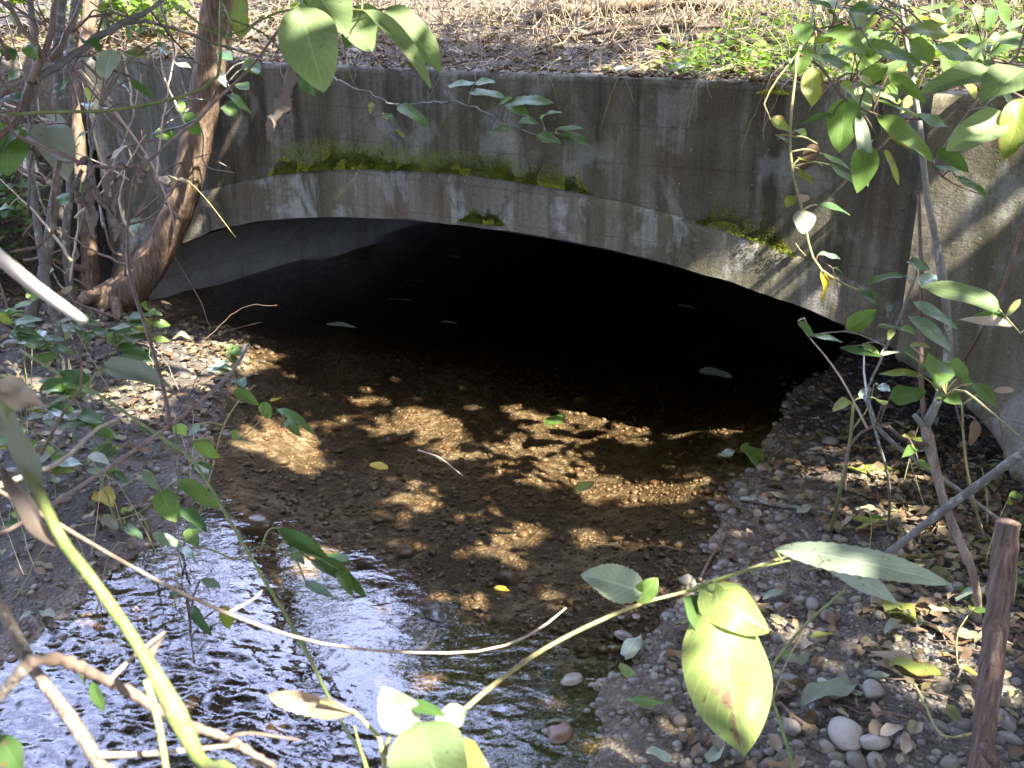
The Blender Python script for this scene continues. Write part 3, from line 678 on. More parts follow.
for s, d, h, rad in [(-7.5, 4.5, 4.2, 1.5), (-4.2, 6.5, 3.8, 1.7), (-.8, 8.0, 7.2, 1.9), (2.6, 8.5, 6.5, 1.9), (-2.4, 6.9, 6.0, 1.3), (5.6, 8.0, 4.6, 1.8), (9.0, 6.5, 4.6, 1.9), (-9.5, 1.0, 4.5, 1.6), (.8, 10.5, 3.8, 1.8), (4.5, 11.0, 4.0, 1.9)]:
    back_tree(s, d, h, rad, 'leafy tree on the hillside behind the bridge', rng.uniform(-.3, .3))
small = []
for k in range(6):
    V, F, U = leaf_geo((0, 0, 0), (0, 1, 0), .5, (0, 0, 1), 'ovate', .1, .3, .1, 0, nu=1, nv=4); small.append((V, F, U))
def shrub(s, d, h, rad, n, label, mat='herb', size=(.05, .10), p=None):
    p = bw2(s, d) if p is None else p; root = empty('shrub', p, label, 'shrub', None)
    P = clump_points(p + [0, 0, h * .55], np.array([rad, rad, h * .5]), n, 12); P = P[P[:, 2] > p[2] + .02]; n = len(P)
    V, F, U, r = scatter(small, P, rotmats(rng.uniform(0, 6.28, n), rng.normal(0, .6, n), rng.uniform(0, 6.28, n)), rng.uniform(*size, n))
    mesh_np('foliage', V, F, M[mat], root, uv=U, rnd=r, loc=p)
    for k in range(5):
        e = P[rng.integers(0, n)]
        MB().add(*tube([p + rng.normal(0, .03, 3) * [1, 1, 0], (p + e) / 2 + rng.normal(0, .04, 3), e], .008, .003, 5)).build('stem', M['twig_brown'], root, p)
for a in [(4.35, 1.9, .55, .5, 420, 'sunlit green shrub on the bank over the pier end'), (5.2, 1.2, .45, .4, 380, 'low bright green shrub at the wall top by the pier'),
          (3.9, 4.6, .9, .7, 480, 'leafy green shrub up the slope behind the vine'), (5.6, 3.4, .9, .7, 500, 'large sunlit shrub farthest along the upper bank'),
          (.0, 3.4, .9, .8, 800, 'green shrub behind the leaning trunk top'), (-1.2, 2.0, .9, .8, 900, 'green shrub among the bare branches by the leaning trunk'), (-2.5, 3.2, 1.2, 1.0, 900, 'tall green bush at the upper bank corner'),
          (2.0, 6.2, .8, .7, 420, 'distant green shrub above the fallen log'), (.35, 1.5, .5, .5, 520, 'small green bush right behind the leaning trunk on the wall top'), (-.7, .8, .5, .5, 520, 'leafy bush at the wall end behind the slim trunk'), (-1.9, .9, .8, .6, 800, 'dense bush on the bank beyond the sapling stems'), (-3.2, 1.2, 1.3, .7, 600, 'big green bush filling the upper corner')]:
    shrub(*a)
for x_, y_, h, rad, n, lab, mt in [(3.5, 3.3, 2.0, .75, 1500, 'unseen bush added past the pier to screen sky light', 'bush'), (3.6, 1.7, 2.0, .8, 1500, 'unseen bush added past the wooden post to screen sky light', 'bush'),  # the two bushes here are added outside the frame to cut sky light
                        (-3.25, 5.7, 1.0, .45, 700, 'dark leafy bush on the slope behind the sapling stems', 'deep'), (-3.9, 6.6, 1.4, .6, 800, 'dark leafy bush higher on the slope past the wall end', 'deep'), (-3.4, 4.5, .7, .4, 420, 'low leafy bush at the edge of the left bank', 'deep')]:
    shrub(0, 0, h, rad, n, lab, mt, (.05, .11), np.array([x_, y_, float(height(x_, y_)) - .02]))
# low herbs massed along the wall top toward the right
n = 5200
s = rng.uniform(3.3, 6.6, n); d = .12 + np.abs(rng.normal(0, .75, n)); den = fbm(s * 2.4, d * 2.4, 61) + .30 + .25 * (s - 3.6)
k = (den > .15) & (d < 3.2); s, d = s[k], d[k]; n = len(s)
x = A[0] + DX[0] * s - NRM[0] * d; y = A[1] + DX[1] * s - NRM[1] * d
P = np.stack([x, y, upper(x, y) + np.abs(rng.normal(0, .05, n)) + .012], -1)
V, F, U, r = scatter(small, P, rotmats(rng.uniform(0, 6.28, n), rng.normal(0, .6, n), rng.uniform(0, 6.28, n)), rng.uniform(.022, .055, n))
tag(mesh_np('undergrowth', V, F, M['herb'], uv=U, rnd=r), 'low bright green herbs covering the bank along the wall top', 'undergrowth', kind='stuff')
# dry stems and straw
wisp = []
for k in range(10):
    q = rng.uniform(-.35, .35, (3, 2))
    V, F, U = tube([(0, 0, 0), (q[0, 0] * .4, q[0, 1] * .4, .35), (q[1, 0] * .9, q[1, 1] * .9, .7), (q[2, 0] * 1.6, q[2, 1] * 1.6, 1)], .011, .004, 3, n=6, cap=False); wisp.append((V, F, U))
n = 4600
s = rng.uniform(-2.5, 5.2, n); d = .22 + np.abs(rng.normal(.55, 1.1, n)); keep = (rng.uniform(0, 1, n) < .35 + .65 * (fbm(s * 1.7, d * 1.7, 63) > -.1)) & ((s > .8) | (rng.uniform(0, 1, n) < .3)); s, d = s[keep], d[keep]; n = len(s)
x = A[0] + DX[0] * s - NRM[0] * d; y = A[1] + DX[1] * s - NRM[1] * d
P = np.stack([x, y, upper(x, y) + .004], -1)
tl = np.where(rng.uniform(0, 1, n) < .6, rng.normal(1.3, .22, n), rng.normal(0, .45, n))
ln = np.where(np.abs(tl) > .9, rng.uniform(.12, .5, n), rng.uniform(.06, .55, n)) * np.clip(.35 + d * .6, .3, 1.3)
V, F, U, r = scatter(wisp, P, rotmats(rng.uniform(0, 6.28, n), tl, rng.uniform(0, 6.28, n)), np.stack([ln * .7, ln * .7, ln], -1))
tag(mesh_np('dry_brush', V, F, M['straw'], uv=U, rnd=r), 'tangle of dry straw and dead stems on the upper bank', 'brush', kind='stuff')
# litter
lit = []
for k in range(12):
    V, F, U = leaf_geo((0, -.5, 0), (0, .5, 0), rng.uniform(.35, .6), (0, 0, 1), rng.choice(['ovate', 'lance', 'round']), rng.uniform(-.12, .2), rng.uniform(-.2, .9), .18, 0, nu=1, nv=4); lit.append((V, F, U))
def litter(name, P, size, label, mat='litter'):
    n = len(P); V, F, U, r = scatter(lit, P, rotmats(rng.uniform(0, 6.28, n), rng.normal(0, .30, n), rng.uniform(0, 6.28, n)), rng.uniform(*size, n))
    return tag(mesh_np(name, V, F, M[mat], uv=U, rnd=r), label, 'leaf litter', kind='stuff')
n = 5600
s = rng.uniform(-2.5, 6.2, n); d = .06 + np.abs(rng.normal(0, 1.5, n)); x = A[0] + DX[0] * s - NRM[0] * d; y = A[1] + DX[1] * s - NRM[1] * d
litter('leaf_litter', np.stack([x, y, upper(x, y) + rng.uniform(.004, .03, n)], -1), (.03, .085), 'carpet of brown and grey leaf litter along the wall top')

# stems, litter and roots spilling over the wall edge
n = 700
s = rng.uniform(-.2, 5.0, n); s = s[(fbm(s * 2.6, s * 0, 66) + .1 + .05 * s) > rng.uniform(-.3, .4, n)]; n = len(s); d = rng.uniform(-.012, .10, n)
x = A[0] + DX[0] * s - NRM[0] * d; y = A[1] + DX[1] * s - NRM[1] * d
litter('leaf_litter', np.stack([x, y, 1.503 + rng.uniform(0, .012, n)], -1), (.02, .065), 'brown leaf litter lying right on the edge of the wall top')
for k in range(46):
    s_ = rng.uniform(.2, 5.2); L = rng.uniform(.05, .26); l_ = rng.normal(0, .10)
    P = [bw(s_ - l_, rng.uniform(.12, .4), 1.53 + rng.uniform(0, .06)), bw(s_, -.012, 1.515), bw(s_ + l_ * .6, -.022, 1.50 - L * .5), bw(s_ + l_, -.016, 1.50 - L)]
    o = MB().add(*tube(P, .0022, .001, 5, wig=.003)).build('hanging_stalk', M[str(rng.choice(['twig_brown', 'twig_cream', 'stem_yellow']))], None, P[0]); o.location = P[0]
    tag(o, 'thin dry stalk hanging over the edge of the wall top', 'stalk', 'dry stalks hanging over the wall edge')
# fallen logs on the upper bank
def log(pts, r, label, mat='log', name='fallen_log'):
    P = [np.array(p) for p in pts]
    o = MB().add(*tube(P, r, r * .85, 10, knob=.07)).build(name, M[mat], None, P[0]); o.location = P[0]
    return tag(o, label, 'log')
def upx(px, py, lift=0.0):
    """point of the upper bank seen at a pixel"""
    for d in np.arange(3.2, 16, .02):
        p = at(px, py, d)
        if sq(p[0], p[1])[1] < -.05 and p[2] < float(upper(p[0], p[1])): break
    return p + [0, 0, lift]
log([upx(537, 22, .03), upx(570, 19, .045), upx(605, 17, .04)], .042, 'short mossy brown log lying on the dry upper bank')
log([upx(608, 14, .04), upx(670, 12, .05), upx(735, 13, .04)], .040, 'longer pale brown log end to end with the short one')
log([upx(560, 40, .01), upx(640, 34, .03), upx(720, 31, .02)], .012, 'thin dead branch lying below the logs', 'twig_brown', 'dead_branch')
log([upx(320, 48, .01), upx(400, 40, .04), upx(450, 46, .02)], .010, 'thin dead branch behind the hanging leaves', 'twig_grey', 'dead_branch')

# ================================================================== GRAVEL AND STONES
def ico(sub):
    bm = bmesh.new(); bmesh.ops.create_icosphere(bm, subdivisions=sub, radius=1); bm.verts.ensure_lookup_table()
    V = np.array([v.co[:] for v in bm.verts]); F = np.array([[v.index for v in f.verts] for f in bm.faces]); bm.free(); return V, F
def stone_variants(sub, k):
    V0, F0 = ico(sub); out = []
    for i in range(k):
        dirs = rng.normal(0, 1, (7, 3)); dirs /= np.linalg.norm(dirs, axis=1)[:, None]; amp = rng.uniform(-.16, .16, 7)
        f = 1 + (np.clip(V0 @ dirs.T, 0, 1) ** 2 * amp).sum(1)
        V = V0 * f[:, None]
        for q in range(3):
            nn = rng.normal(0, 1, 3); nn /= np.linalg.norm(nn); h = rng.uniform(.68, .9); dd = V @ nn
            V = V - np.maximum(dd - h, 0)[:, None] * nn * .8
        out.append((V, F0, np.zeros((len(V), 2))))
    return out
ST2 = stone_variants(2, 14); ST3 = stone_variants(3, 14)
def gravel(name, P, size, label, mat):
    n = len(P); sc = size[:, None] * np.stack([rng.uniform(.8, 1.35, n), rng.uniform(.7, 1.1, n), rng.uniform(.45, .75, n)], -1)
    V, F, U, r = scatter(ST2, P, rotmats(rng.uniform(0, 6.28, n), rng.normal(0, .25, n), rng.uniform(0, 6.28, n)), sc)
    return tag(mesh_np(name, V, F, M[mat], uv=U, rnd=r), label, 'gravel', kind='stuff')
def region(n, xlo, xhi, ylo, yhi, f):
    x = rng.uniform(xlo, xhi, n); y = rng.uniform(ylo, yhi, n); xr = np.interp(y, RY, RX); xl = np.interp(y, LY, LX)
    k = f(x, y, xr, xl); return x[k], y[k]
x, y = region(17000, -.1, 2.7, 1.4, 5.6, lambda x, y, xr, xl: (x > xr - .12) & (x < xr + 2.0) & (rng.uniform(0, 1, len(x)) < np.clip(1.25 - .28 * (y - 1.5) - .25 * np.maximum(x - xr - 1.2, 0), .2, 1)))
sz = np.clip(rng.lognormal(math.log(.0085), .55, len(x)), .003, .028)
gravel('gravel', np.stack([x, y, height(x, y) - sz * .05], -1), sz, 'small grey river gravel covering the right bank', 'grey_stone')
x, y = region(15000, -2.0, 1.6, 1.5, 5.6, lambda x, y, xr, xl: (x < xr) & (x > xl))
sz = np.clip(rng.lognormal(math.log(.0068), .5, len(x)), .003, .022)
gravel('gravel', np.stack([x, y, height(x, y) + sz * .1], -1), sz, 'brown silted gravel on the bed under the water', 'brown_stone')
x, y = region(3500, -3.2, -.9, 1.6, 5.6, lambda x, y, xr, xl: (x < xl + .05))
sz = np.clip(rng.lognormal(math.log(.008), .5, len(x)), .004, .03)
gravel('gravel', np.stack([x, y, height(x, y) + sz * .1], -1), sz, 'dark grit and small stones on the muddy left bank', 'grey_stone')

def stone(x, y, r, mat, label, group=None, flat=.6, lift=.25):
    V, F, U = ST3[rng.integers(0, len(ST3))]
    z = float(height(x, y))
    sc = np.array([r * rng.uniform(1, 1.3), r * rng.uniform(.75, 1.0), r * flat * rng.uniform(.85, 1.15)])
    R = rotmats(np.array([rng.uniform(0, 6.28)]), np.array([rng.normal(0, .15)]), np.array([0.]))[0]
    o = mesh_np('stone', (V * sc) @ R.T, F, M[mat]); o.location = (x, y, z + sc[2] * lift)
    return tag(o, label, 'stone', group)
for px, py, r, mat, lab in [
    (573, 669, .032, 'pale_stone', 'pale angular stone poking out of the shallow water'), (697, 683, .042, 'brown_stone', 'smooth brown stone at the water edge beside the curled leaf'),
    (682, 721, .026, 'grey_stone', 'round grey stone below the smooth brown stone'), (256, 511, .075, 'brown_stone', 'reddish wet rock breaking the surface by the left bank'),
    (846, 745, .045, 'pale_stone', 'pale flat stone in the lower gravel, double lobed'), (873, 753, .036, 'pale_stone', 'pale rounded stone touching the double lobed pale stone'),
    (791, 450, .036, 'grey_stone', 'oval grey stone in shade on the far gravel near the arch'), (829, 449, .034, 'grey_stone', 'darker round stone beside the oval one in shade'),
    (625, 628, .030, 'brown_stone', 'brown stone at the waterline under the leafy stem'), (560, 722, .040, 'brown_stone', 'dark wet stone where the riffle meets the gravel'),
    (812, 612, .030, 'grey_stone', 'grey stone in the gravel below the two long pale leaves'), (430, 575, .05, 'brown_stone', 'broad brown stone under clear water mid stream'),
    (870, 705, .034, 'grey_stone', 'broad grey stone beside the yellow curved stem'), (790, 735, .028, 'grey_stone', 'bluish grey stone in the lower gravel near the curled leaf tip')]:
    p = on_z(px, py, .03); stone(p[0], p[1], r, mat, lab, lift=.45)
x, y = region(800, 0, 2.4, 1.75, 5.0, lambda x, y, xr, xl: (x > xr - .05) & (x < xr + 1.5))
for k in range(150):
    q = rng.uniform(); mat = 'grey_stone' if q < .68 else ('brown_stone' if q < .86 else 'pale_stone'); wd = {'grey_stone': 'grey', 'brown_stone': 'brown', 'pale_stone': 'pale'}[mat]
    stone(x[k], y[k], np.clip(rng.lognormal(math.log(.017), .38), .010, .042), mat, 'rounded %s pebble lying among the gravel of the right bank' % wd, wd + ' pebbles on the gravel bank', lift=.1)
x, y = region(800, -1.6, 1.2, 1.8, 4.9, lambda x, y, xr, xl: (x < xr - .05) & (x > xl + .05))
for k in range(46):
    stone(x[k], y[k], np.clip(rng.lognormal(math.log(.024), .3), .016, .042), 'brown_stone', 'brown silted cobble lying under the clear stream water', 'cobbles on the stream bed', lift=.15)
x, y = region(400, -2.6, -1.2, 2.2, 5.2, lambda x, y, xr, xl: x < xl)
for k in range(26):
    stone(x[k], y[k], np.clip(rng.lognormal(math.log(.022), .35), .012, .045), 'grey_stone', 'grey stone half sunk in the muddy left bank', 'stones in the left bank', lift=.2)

# ================================================================== FALLEN LEAVES
def fallen(x, y, L, ratio, mat, label, group=None, z=None, yaw=None, shape=None, flatten=False, cat='leaf'):
    z = (float(height(x, y)) if z is None else z)
    yaw = rng.uniform(0, 6.28) if yaw is None else yaw
    V, F, U = leaf_geo((0, -L / 2, 0), (0, L / 2, 0), L * ratio, (0, 0, 1), shape or rng.choice(['ovate', 'lance', 'ovate']), .02 if flatten else rng.uniform(-.06, .16), .04 if flatten else rng.uniform(-.1, .6), .03 if flatten else .14, nu=2, nv=8, roll=0 if flatten else rng.uniform(-.3, .5))
    V = V + np.array([0, 0, 1]) * (.25 * V[:, :1] * rng.normal(0, .6) * (0 if flatten else 1))
    R = rotmats(np.array([yaw]), np.array([0 if flatten else rng.normal(0, .16)]), np.array([rng.uniform(0, 6.28)]))[0]
    V = V @ R.T; 
    o = mesh_np('fallen_leaf', V, F, M[mat], uv=U); o.location = (x, y, z + .004 - (0 if flatten else min(V[:, 2].min(), 0) * .7))
    return tag(o, label, cat, group)
def fpx(b, t, ratio, mat, label, z=.05, **kw):
    p, q = on_z(*b, z), on_z(*t, z); c = (p + q) / 2; dv = q - p
    zz = float(height(c[0], c[1])) + .012 if z > .004 else .004
    p, q = on_z(*b, zz), on_z(*t, zz); c = (p + q) / 2; dv = q - p
    return fallen(c[0], c[1], np.linalg.norm(dv), ratio, mat, label, z=zz, yaw=math.atan2(dv[1], dv[0]) - math.pi / 2, **kw)
W = dict(flatten=True, z=0.0)
for a in [
    ((800, 708), (857, 688), .42, 'greygreen', 'large grey green leaf lying face down on the lower gravel'), ((624, 700), (673, 712), .34, 'green', 'bright green leaf lying at the waterline near the curled leaf'),
    ((708, 768), (724, 742), .38, 'pale', 'narrow whitish leaf on the gravel at the bottom edge'), ((646, 753), (672, 766), .4, 'pale', 'pale green leaf at the bottom beside the water edge'),
    ((884, 640), (908, 630), .5, 'greygreen', 'greyish leaf on gravel beside the sunlit patch'), ((888, 665), (942, 690), .45, 'yellow', 'yellowish leaf under the long dry curled leaf'),
    ((868, 655), (935, 668), .25, 'tan', 'long dry curled tan leaf lying across the gravel'), ((960, 668), (988, 690), .35, 'yellow', 'small yellow leaf by the wooden post'),
    ((955, 690), (978, 694), .45, 'greygreen', 'dull green leaf close to the wooden post'), ((833, 710), (848, 722), .5, 'tan', 'tan leaf right of the large grey green leaf'),
    ((808, 640), (834, 636), .3, 'yellow', 'narrow yellow leaf on the gravel'), ((845, 470), (900, 472), .3, 'yellow', 'long yellow green leaf on the far gravel'),
    ((852, 521), (900, 526), .3, 'yellow', 'yellow leaf lying in front of the sapling base'), ((748, 450), (757, 468), .55, 'green', 'green leaf standing at the waterline by the arch mouth'),
    ((718, 459), (735, 452), .5, 'pale', 'light green leaf beside the dark water near the gravel'), ((708, 440), (728, 443), .3, 'pale', 'whitish leaf on the dark waterline by the gravel'),
    ((798, 515), (812, 508), .6, 'greygreen', 'rounded faded leaf on the shaded gravel'), ((993, 570), (1024, 590), .5, 'green', 'green leaf behind the wooden post'),
    ((955, 590), (985, 600), .45, 'green', 'green leaf at the foot of the sapling'), ((886, 600), (915, 625), .6, 'spotted', 'green and brown leaf beside the two long pale leaves'),
    ((762, 600), (788, 596), .3, 'greygreen', 'thin faded leaf below the pale leaf stem'), ((955, 605), (985, 590), .4, 'pale', 'pale oval leaf near the sunlit litter by the sapling'),
    ((545, 726), (575, 722), .4, 'greygreen', 'faded green leaf caught at the riffle edge'), ((97, 495), (115, 508), .5, 'gold', 'golden leaf on the left mud bank'),
    ((705, 520), (745, 512), .25, 'dry', 'dark brown leaf at the waterline in shade'), ((625, 660), (640, 640), .5, 'pale', 'pale leaf curled at the waterline under the stem')]:
    fpx(*a)
for a in [((546, 426), (564, 416), .6, 'green', 'green leaf floating near the long sunlit patch'), ((576, 492), (594, 482), .5, 'yellow', 'yellow green leaf floating in the middle of the stream'),
          ((370, 464), (388, 470), .6, 'gold', 'golden yellow leaf floating left of mid stream'), ((494, 588), (510, 592), .55, 'gold', 'small golden leaf floating above the riffle'),
          ((326, 556), (350, 562), .55, 'green', 'bright green leaf floating beside the drooping leaves'), ((699, 370), (732, 378), .6, 'greygreen', 'faded broad leaf floating on black water inside the arch'),
          ((326, 324), (356, 328), .35, 'greygreen', 'faded leaf floating in the arch shadow by the inner wall'), ((402, 281), (428, 283), .2, 'dry', 'thin brown leaf floating deep under the arch'),
          ((676, 305), (698, 310), .35, 'dry', 'brown leaf floating under the right half of the arch'), ((446, 256), (462, 259), .5, 'greygreen', 'faded leaf floating deepest under the arch'),
          ((386, 299), (418, 302), .15, 'dry', 'long thin brown leaf floating in the arch shadow'), ((440, 322), (458, 324), .3, 'dry', 'small brown leaf floating just inside the arch'),
          ((620, 664), (640, 690), .3, 'yellow', 'yellow leaf washed against the gravel in shallow water'), ((270, 402), (282, 398), .5, 'gold', 'tiny golden leaf near the left bank litter')]:
    fpx(*a[:5], **W)
def fl_group(n, xlo, xhi, ylo, yhi, f, cls, where, grp):
    x, y = region(6000, xlo, xhi, ylo, yhi, f)
    for k in range(min(n, len(x))):
        m, wd = cls[rng.integers(0, len(cls))]
        fallen(x[k], y[k], rng.uniform(.05, .105), rng.uniform(.32, .55), m, '%s fallen leaf lying %s' % (wd, where), '%s leaves %s' % (wd, grp), z=float(height(x[k], y[k])) + rng.uniform(.006, .02))
CLS = [('dry', 'dull brown'), ('tan', 'dry tan'), ('greygreen', 'faded grey green'), ('dry', 'dull brown'), ('tan', 'dry tan'), ('yellow', 'yellowing')]
fl_group(95, .2, 2.4, 1.8, 5.0, lambda x, y, xr, xl: (x > xr + .1 + .5 * rng.uniform(0, 1, len(x))) & (x < xr + 1.6), CLS, 'loose on the right gravel bank', 'on the gravel bank')
fl_group(80, -3.2, -1.0, 2.2, 6.2, lambda x, y, xr, xl: (x < xl - .02) & (sq(x, y)[1] > .1), CLS, 'loose on the left mud bank', 'on the left bank')
# a drift of litter at the right foot and on the left bank
x, y = region(6500, .4, 2.6, 1.8, 4.6, lambda x, y, xr, xl: (x > xr + .15) & (rng.uniform(0, 1, len(x)) < np.exp(-((x - 1.6) ** 2 / .12 + (y - 3.25) ** 2 / .25)) + np.exp(-((x - 1.45) ** 2 / .06 + (y - 2.6) ** 2 / .08)) + .22))
litter('leaf_litter', np.stack([x, y, height(x, y) + rng.uniform(.008, .03, len(x))], -1), (.025, .07), 'drift of pale and brown leaf litter around the sapling base')
x, y = region(7000, -4.2, -1.1, 1.8, 7.0, lambda x, y, xr, xl: (x < xl - .03) & (sq(x, y)[1] > .03) & (rng.uniform(0, 1, len(x)) < .35 + .6 * (y > 4)))
litter('leaf_litter', np.stack([x, y, height(x, y) + rng.uniform(.005, .025, len(x))], -1), (.025, .075), 'brown leaf litter spread over the left bank')

# upper bank individual leaves
for px, py, L, mat, lab in [(665, 48, .16, 'pale', 'upright white leaf standing in the brush above the wall'), (623, 76, .13, 'pale', 'white leaf hanging over the wall top edge'), (520, 66, .13, 'tan', 'tan leaf on the wall top at mid span'),
                            (680, 74, .2, 'greygreen', 'long faded leaf lying along the wall top'), (808, 77, .06, 'pale', 'small white leaf beside the bright moss tuft'), (455, 58, .14, 'tan', 'curled tan leaf on the wall top near the hanging leaves'), (355, 56, .1, 'tan', 'tan leaf on the wall top behind the big hanging leaf')]:
    p = upx(px, py)
    s_, q_ = sq(p[0], p[1]); fallen(p[0], p[1], L, .35, mat, lab, z=float(upper(p[0], p[1])) + .02)
# twigs lying about
def twig_px(pts, r, mat, label, z=.03, cat='twig', name='fallen_twig'):
    P = []
    for p in pts:
        q = on_z(p[0], p[1], z); h = (float(height(q[0], q[1])) + .012 if len(p) < 3 else p[2]); P.append(on_z(p[0], p[1], h))
    o = MB().add(*tube(P, r, r * .6, 6, knob=.1)).build(name, M[mat], None, P[0]); o.location = P[0]
    return tag(o, label, cat)
twig_px([(418, 450, .03), (440, 458, .045), (463, 476, .0)], .004, 'twig_cream', 'thin pale twig sticking out of the stream surface')
twig_px([(700, 580), (712, 556), (727, 533)], .007, 'twig_brown', 'dark curved twig leaning at the waterline')
twig_px([(775, 700), (795, 718), (815, 732)], .009, 'twig_brown', 'brown twig on the gravel right of the curled leaf')
twig_px([(872, 660), (910, 680), (925, 705), (945, 737), (1000, 725)], .0045, 'stem_yellow', 'long curved yellow stem lying across the gravel')
twig_px([(880, 556), (930, 556), (985, 540)], .010, 'stem_green', 'olive green branch lying before the sapling', .1)
twig_px([(150, 330), (165, 318), (185, 312)], .016, 'twig_brown', 'short broken branch on the left bank under the trunk', .15)
twig_px([(70, 350), (130, 335), (200, 345)], .007, 'twig_brown', 'thin brown twig on the sunlit left bank', .2)
twig_px([(740, 498), (780, 505), (835, 515)], .010, 'greygreen' if False else 'twig_grey', 'grey branch on the shaded gravel by the arch', .05)
for k in range(16):
    q = on_z(rng.uniform(760, 1010), rng.uniform(470, 740), .08); an = rng.uniform(0, 3.14); L = rng.uniform(.06, .2); dv = np.array([math.cos(an), math.sin(an), 0]) * L
    P = [q, q + dv * .5 + [0, 0, .0], q + dv]
    for p in P: p[2] = float(height(p[0], p[1])) + .02
    o = MB().add(*tube(P, .0035, .002, 5, knob=.1, wig=.004)).build('fallen_twig', M['twig_brown'], None, P[0]); o.location = P[0]; tag(o, 'short thin brown twig lying on the gravel bank', 'twig', 'twigs on the gravel bank')

# ================================================================== LEFT TRUNKS
def trunk_thing(name, label, pts, d0, d1, r0, r1, mat, roots=0, cat='tree trunk', knob=.05, extra=()):
    P = pxpath(pts, d0, d1); g = P[0].copy(); g[2] = float(height(g[0], g[1])) - .08
    P = [g] + P
    up = P[-1] - P[-2]; up /= np.linalg.norm(up); P = P + [P[-1] + up * .8, P[-1] + up * 2.0 + np.array([.1, 0, .3])]
    root = empty(name, g, label, cat)
    MB().add(*tube(P, r0, r1, 14, knob=knob, n=60, prof=([0, .1, .2, 1], [1.35, 1.1, 1.0, 1.0]))).build('trunk', M[mat], root, g)
    for k in range(roots):
        an = rng.uniform(math.pi * .7, math.pi * 2.1); e = g + np.array([math.cos(an), math.sin(an), 0]) * rng.uniform(.3, .5); e[2] = float(height(e[0], e[1])) - .03
        MB().add(*tube([g + [0, 0, .22], (g + e) / 2 + [0, 0, .10], e], r0 * .6, r0 * .2, 8, knob=.1)).build('root', M[mat], root, g)
    for pp, dd0, dd1, rr, mm in extra:
        MB().add(*tube(pxpath(pp, dd0, dd1), rr, rr * .4, 6, knob=.1)).build('branch', M[mm], root, g)
    return root
trunk_thing('leaning_tree', 'leaning reddish brown trunk in front of the wall end', [(118, 304), (140, 278), (165, 240), (182, 200), (195, 150), (206, 95), (214, 40), (220, -10)], 6.0, 5.1, .092, .072, 'bark_red', 3, 'tree',
            extra=[([(128, 255), (112, 250), (100, 205)], 5.85, 5.8, .012, 'twig_brown'), ([(190, 172), (210, 160), (230, 168)], 5.6, 5.5, .008, 'twig_grey'), ([(165, 240), (200, 300), (215, 330), (262, 322)], 5.8, 5.6, .006, 'twig_brown'),
                   ([(118, 300), (95, 300), (82, 296)], 5.95, 5.95, .10, 'bark_red')])
trunk_thing('slim_tree', 'slim upright brown trunk left of the leaning trunk', [(92, 300), (88, 230), (80, 150), (82, 80), (92, 0)], 6.35, 6.1, .048, .036, 'bark_red', 1, 'tree')
trunk_thing('sapling', 'grey slanting sapling stem farthest toward the picture corner', [(26, 335), (42, 280), (52, 220), (60, 150), (58, 60), (62, 0)], 4.9, 4.6, .026, .018, 'bark_grey', 0, 'sapling')
trunk_thing('sapling', 'thin grey sapling stem crossing the slanting one', [(62, 345), (48, 290), (38, 230), (30, 150), (36, 60), (30, 0)], 4.6, 4.4, .018, .012, 'bark_grey', 0, 'sapling')
trunk_thing('sapling', 'dark thin sapling stem behind the hanging dry leaves', [(72, 300), (66, 240), (70, 180), (64, 100), (75, 0)], 5.4, 5.2, .022, .016, 'bark_grey', 0, 'sapling')
trunk_thing('slim_tree', 'dark trunk standing behind the upper end of the leaning one', [(262, 40), (256, 18), (252, -10)], 7.2, 7.2, .08, .06, 'bark_red', 0, 'tree') if False else None

# bare shrub tangle at the upper left
shr = np.array([-2.0, 2.3, float(height(-2.0, 2.3)) - .03])
bst = [dict(p=[shr, np.array([-1.5, 2.2, 1.1]), (12, 122), (30, 85)], d0=2.0, r0=.014, r1=.010, m='twig_brown', n='stem', knob=.1)]
for pts, d0, d1, r0, m in [([(30, 85), (65, 60), (96, 39), (130, 20), (161, 0), (190, -30)], 2.0, 2.3, .0085, 'twig_grey'), ([(30, 85), (42, 55), (52, 25), (58, -10)], 2.0, 2.0, .0085, 'twig_mauve'),
                           ([(50, 60), (72, 28), (84, -8)], 2.05, 2.1, .007, 'twig_mauve'), ([(45, 62), (20, 22), (0, 0), (-20, -15)], 2.0, 1.9, .007, 'twig_mauve'), ([(30, 85), (33, 150), (28, 210)], 2.0, 2.1, .005, 'twig_grey'),
                           ([(96, 39), (125, 21), (165, 27), (213, 44), (262, 57)], 2.2, 2.5, .005, 'twig_grey'), ([(30, 88), (18, 118), (-10, 145)], 2.0, 1.9, .009, 'twig_brown'), ([(33, 20), (36, 60), (40, 85)], 2.0, 2.0, .007, 'twig_mauve'),
                           ([(70, 57), (130, 64), (175, 72)], 2.1, 2.2, .0022, 'twig_grey'), ([(100, 105), (128, 145), (132, 165)], 2.0, 1.9, .003, 'twig_mauve'), ([(28, 138), (60, 160), (78, 165)], 1.9, 1.7, .005, 'twig_brown'),
                           ([(150, 10), (175, 40), (192, 60), (205, 66)], 2.3, 2.5, .003, 'twig_brown'), ([(8, 60), (0, 40), (-10, 10)], 1.9, 1.9, .005, 'twig_brown'), ([(60, 160), (48, 240), (10, 252)], 1.8, 1.7, .0045, 'bark_red'),
                           ([(110, 30), (100, 5), (105, -15)], 2.2, 2.2, .005, 'twig_grey')]:
    bst.append(dict(p=pts, d0=d0, d1=d1, r0=r0, r1=r0 * .55, m=m, n='branch', knob=.1, wig=.003))
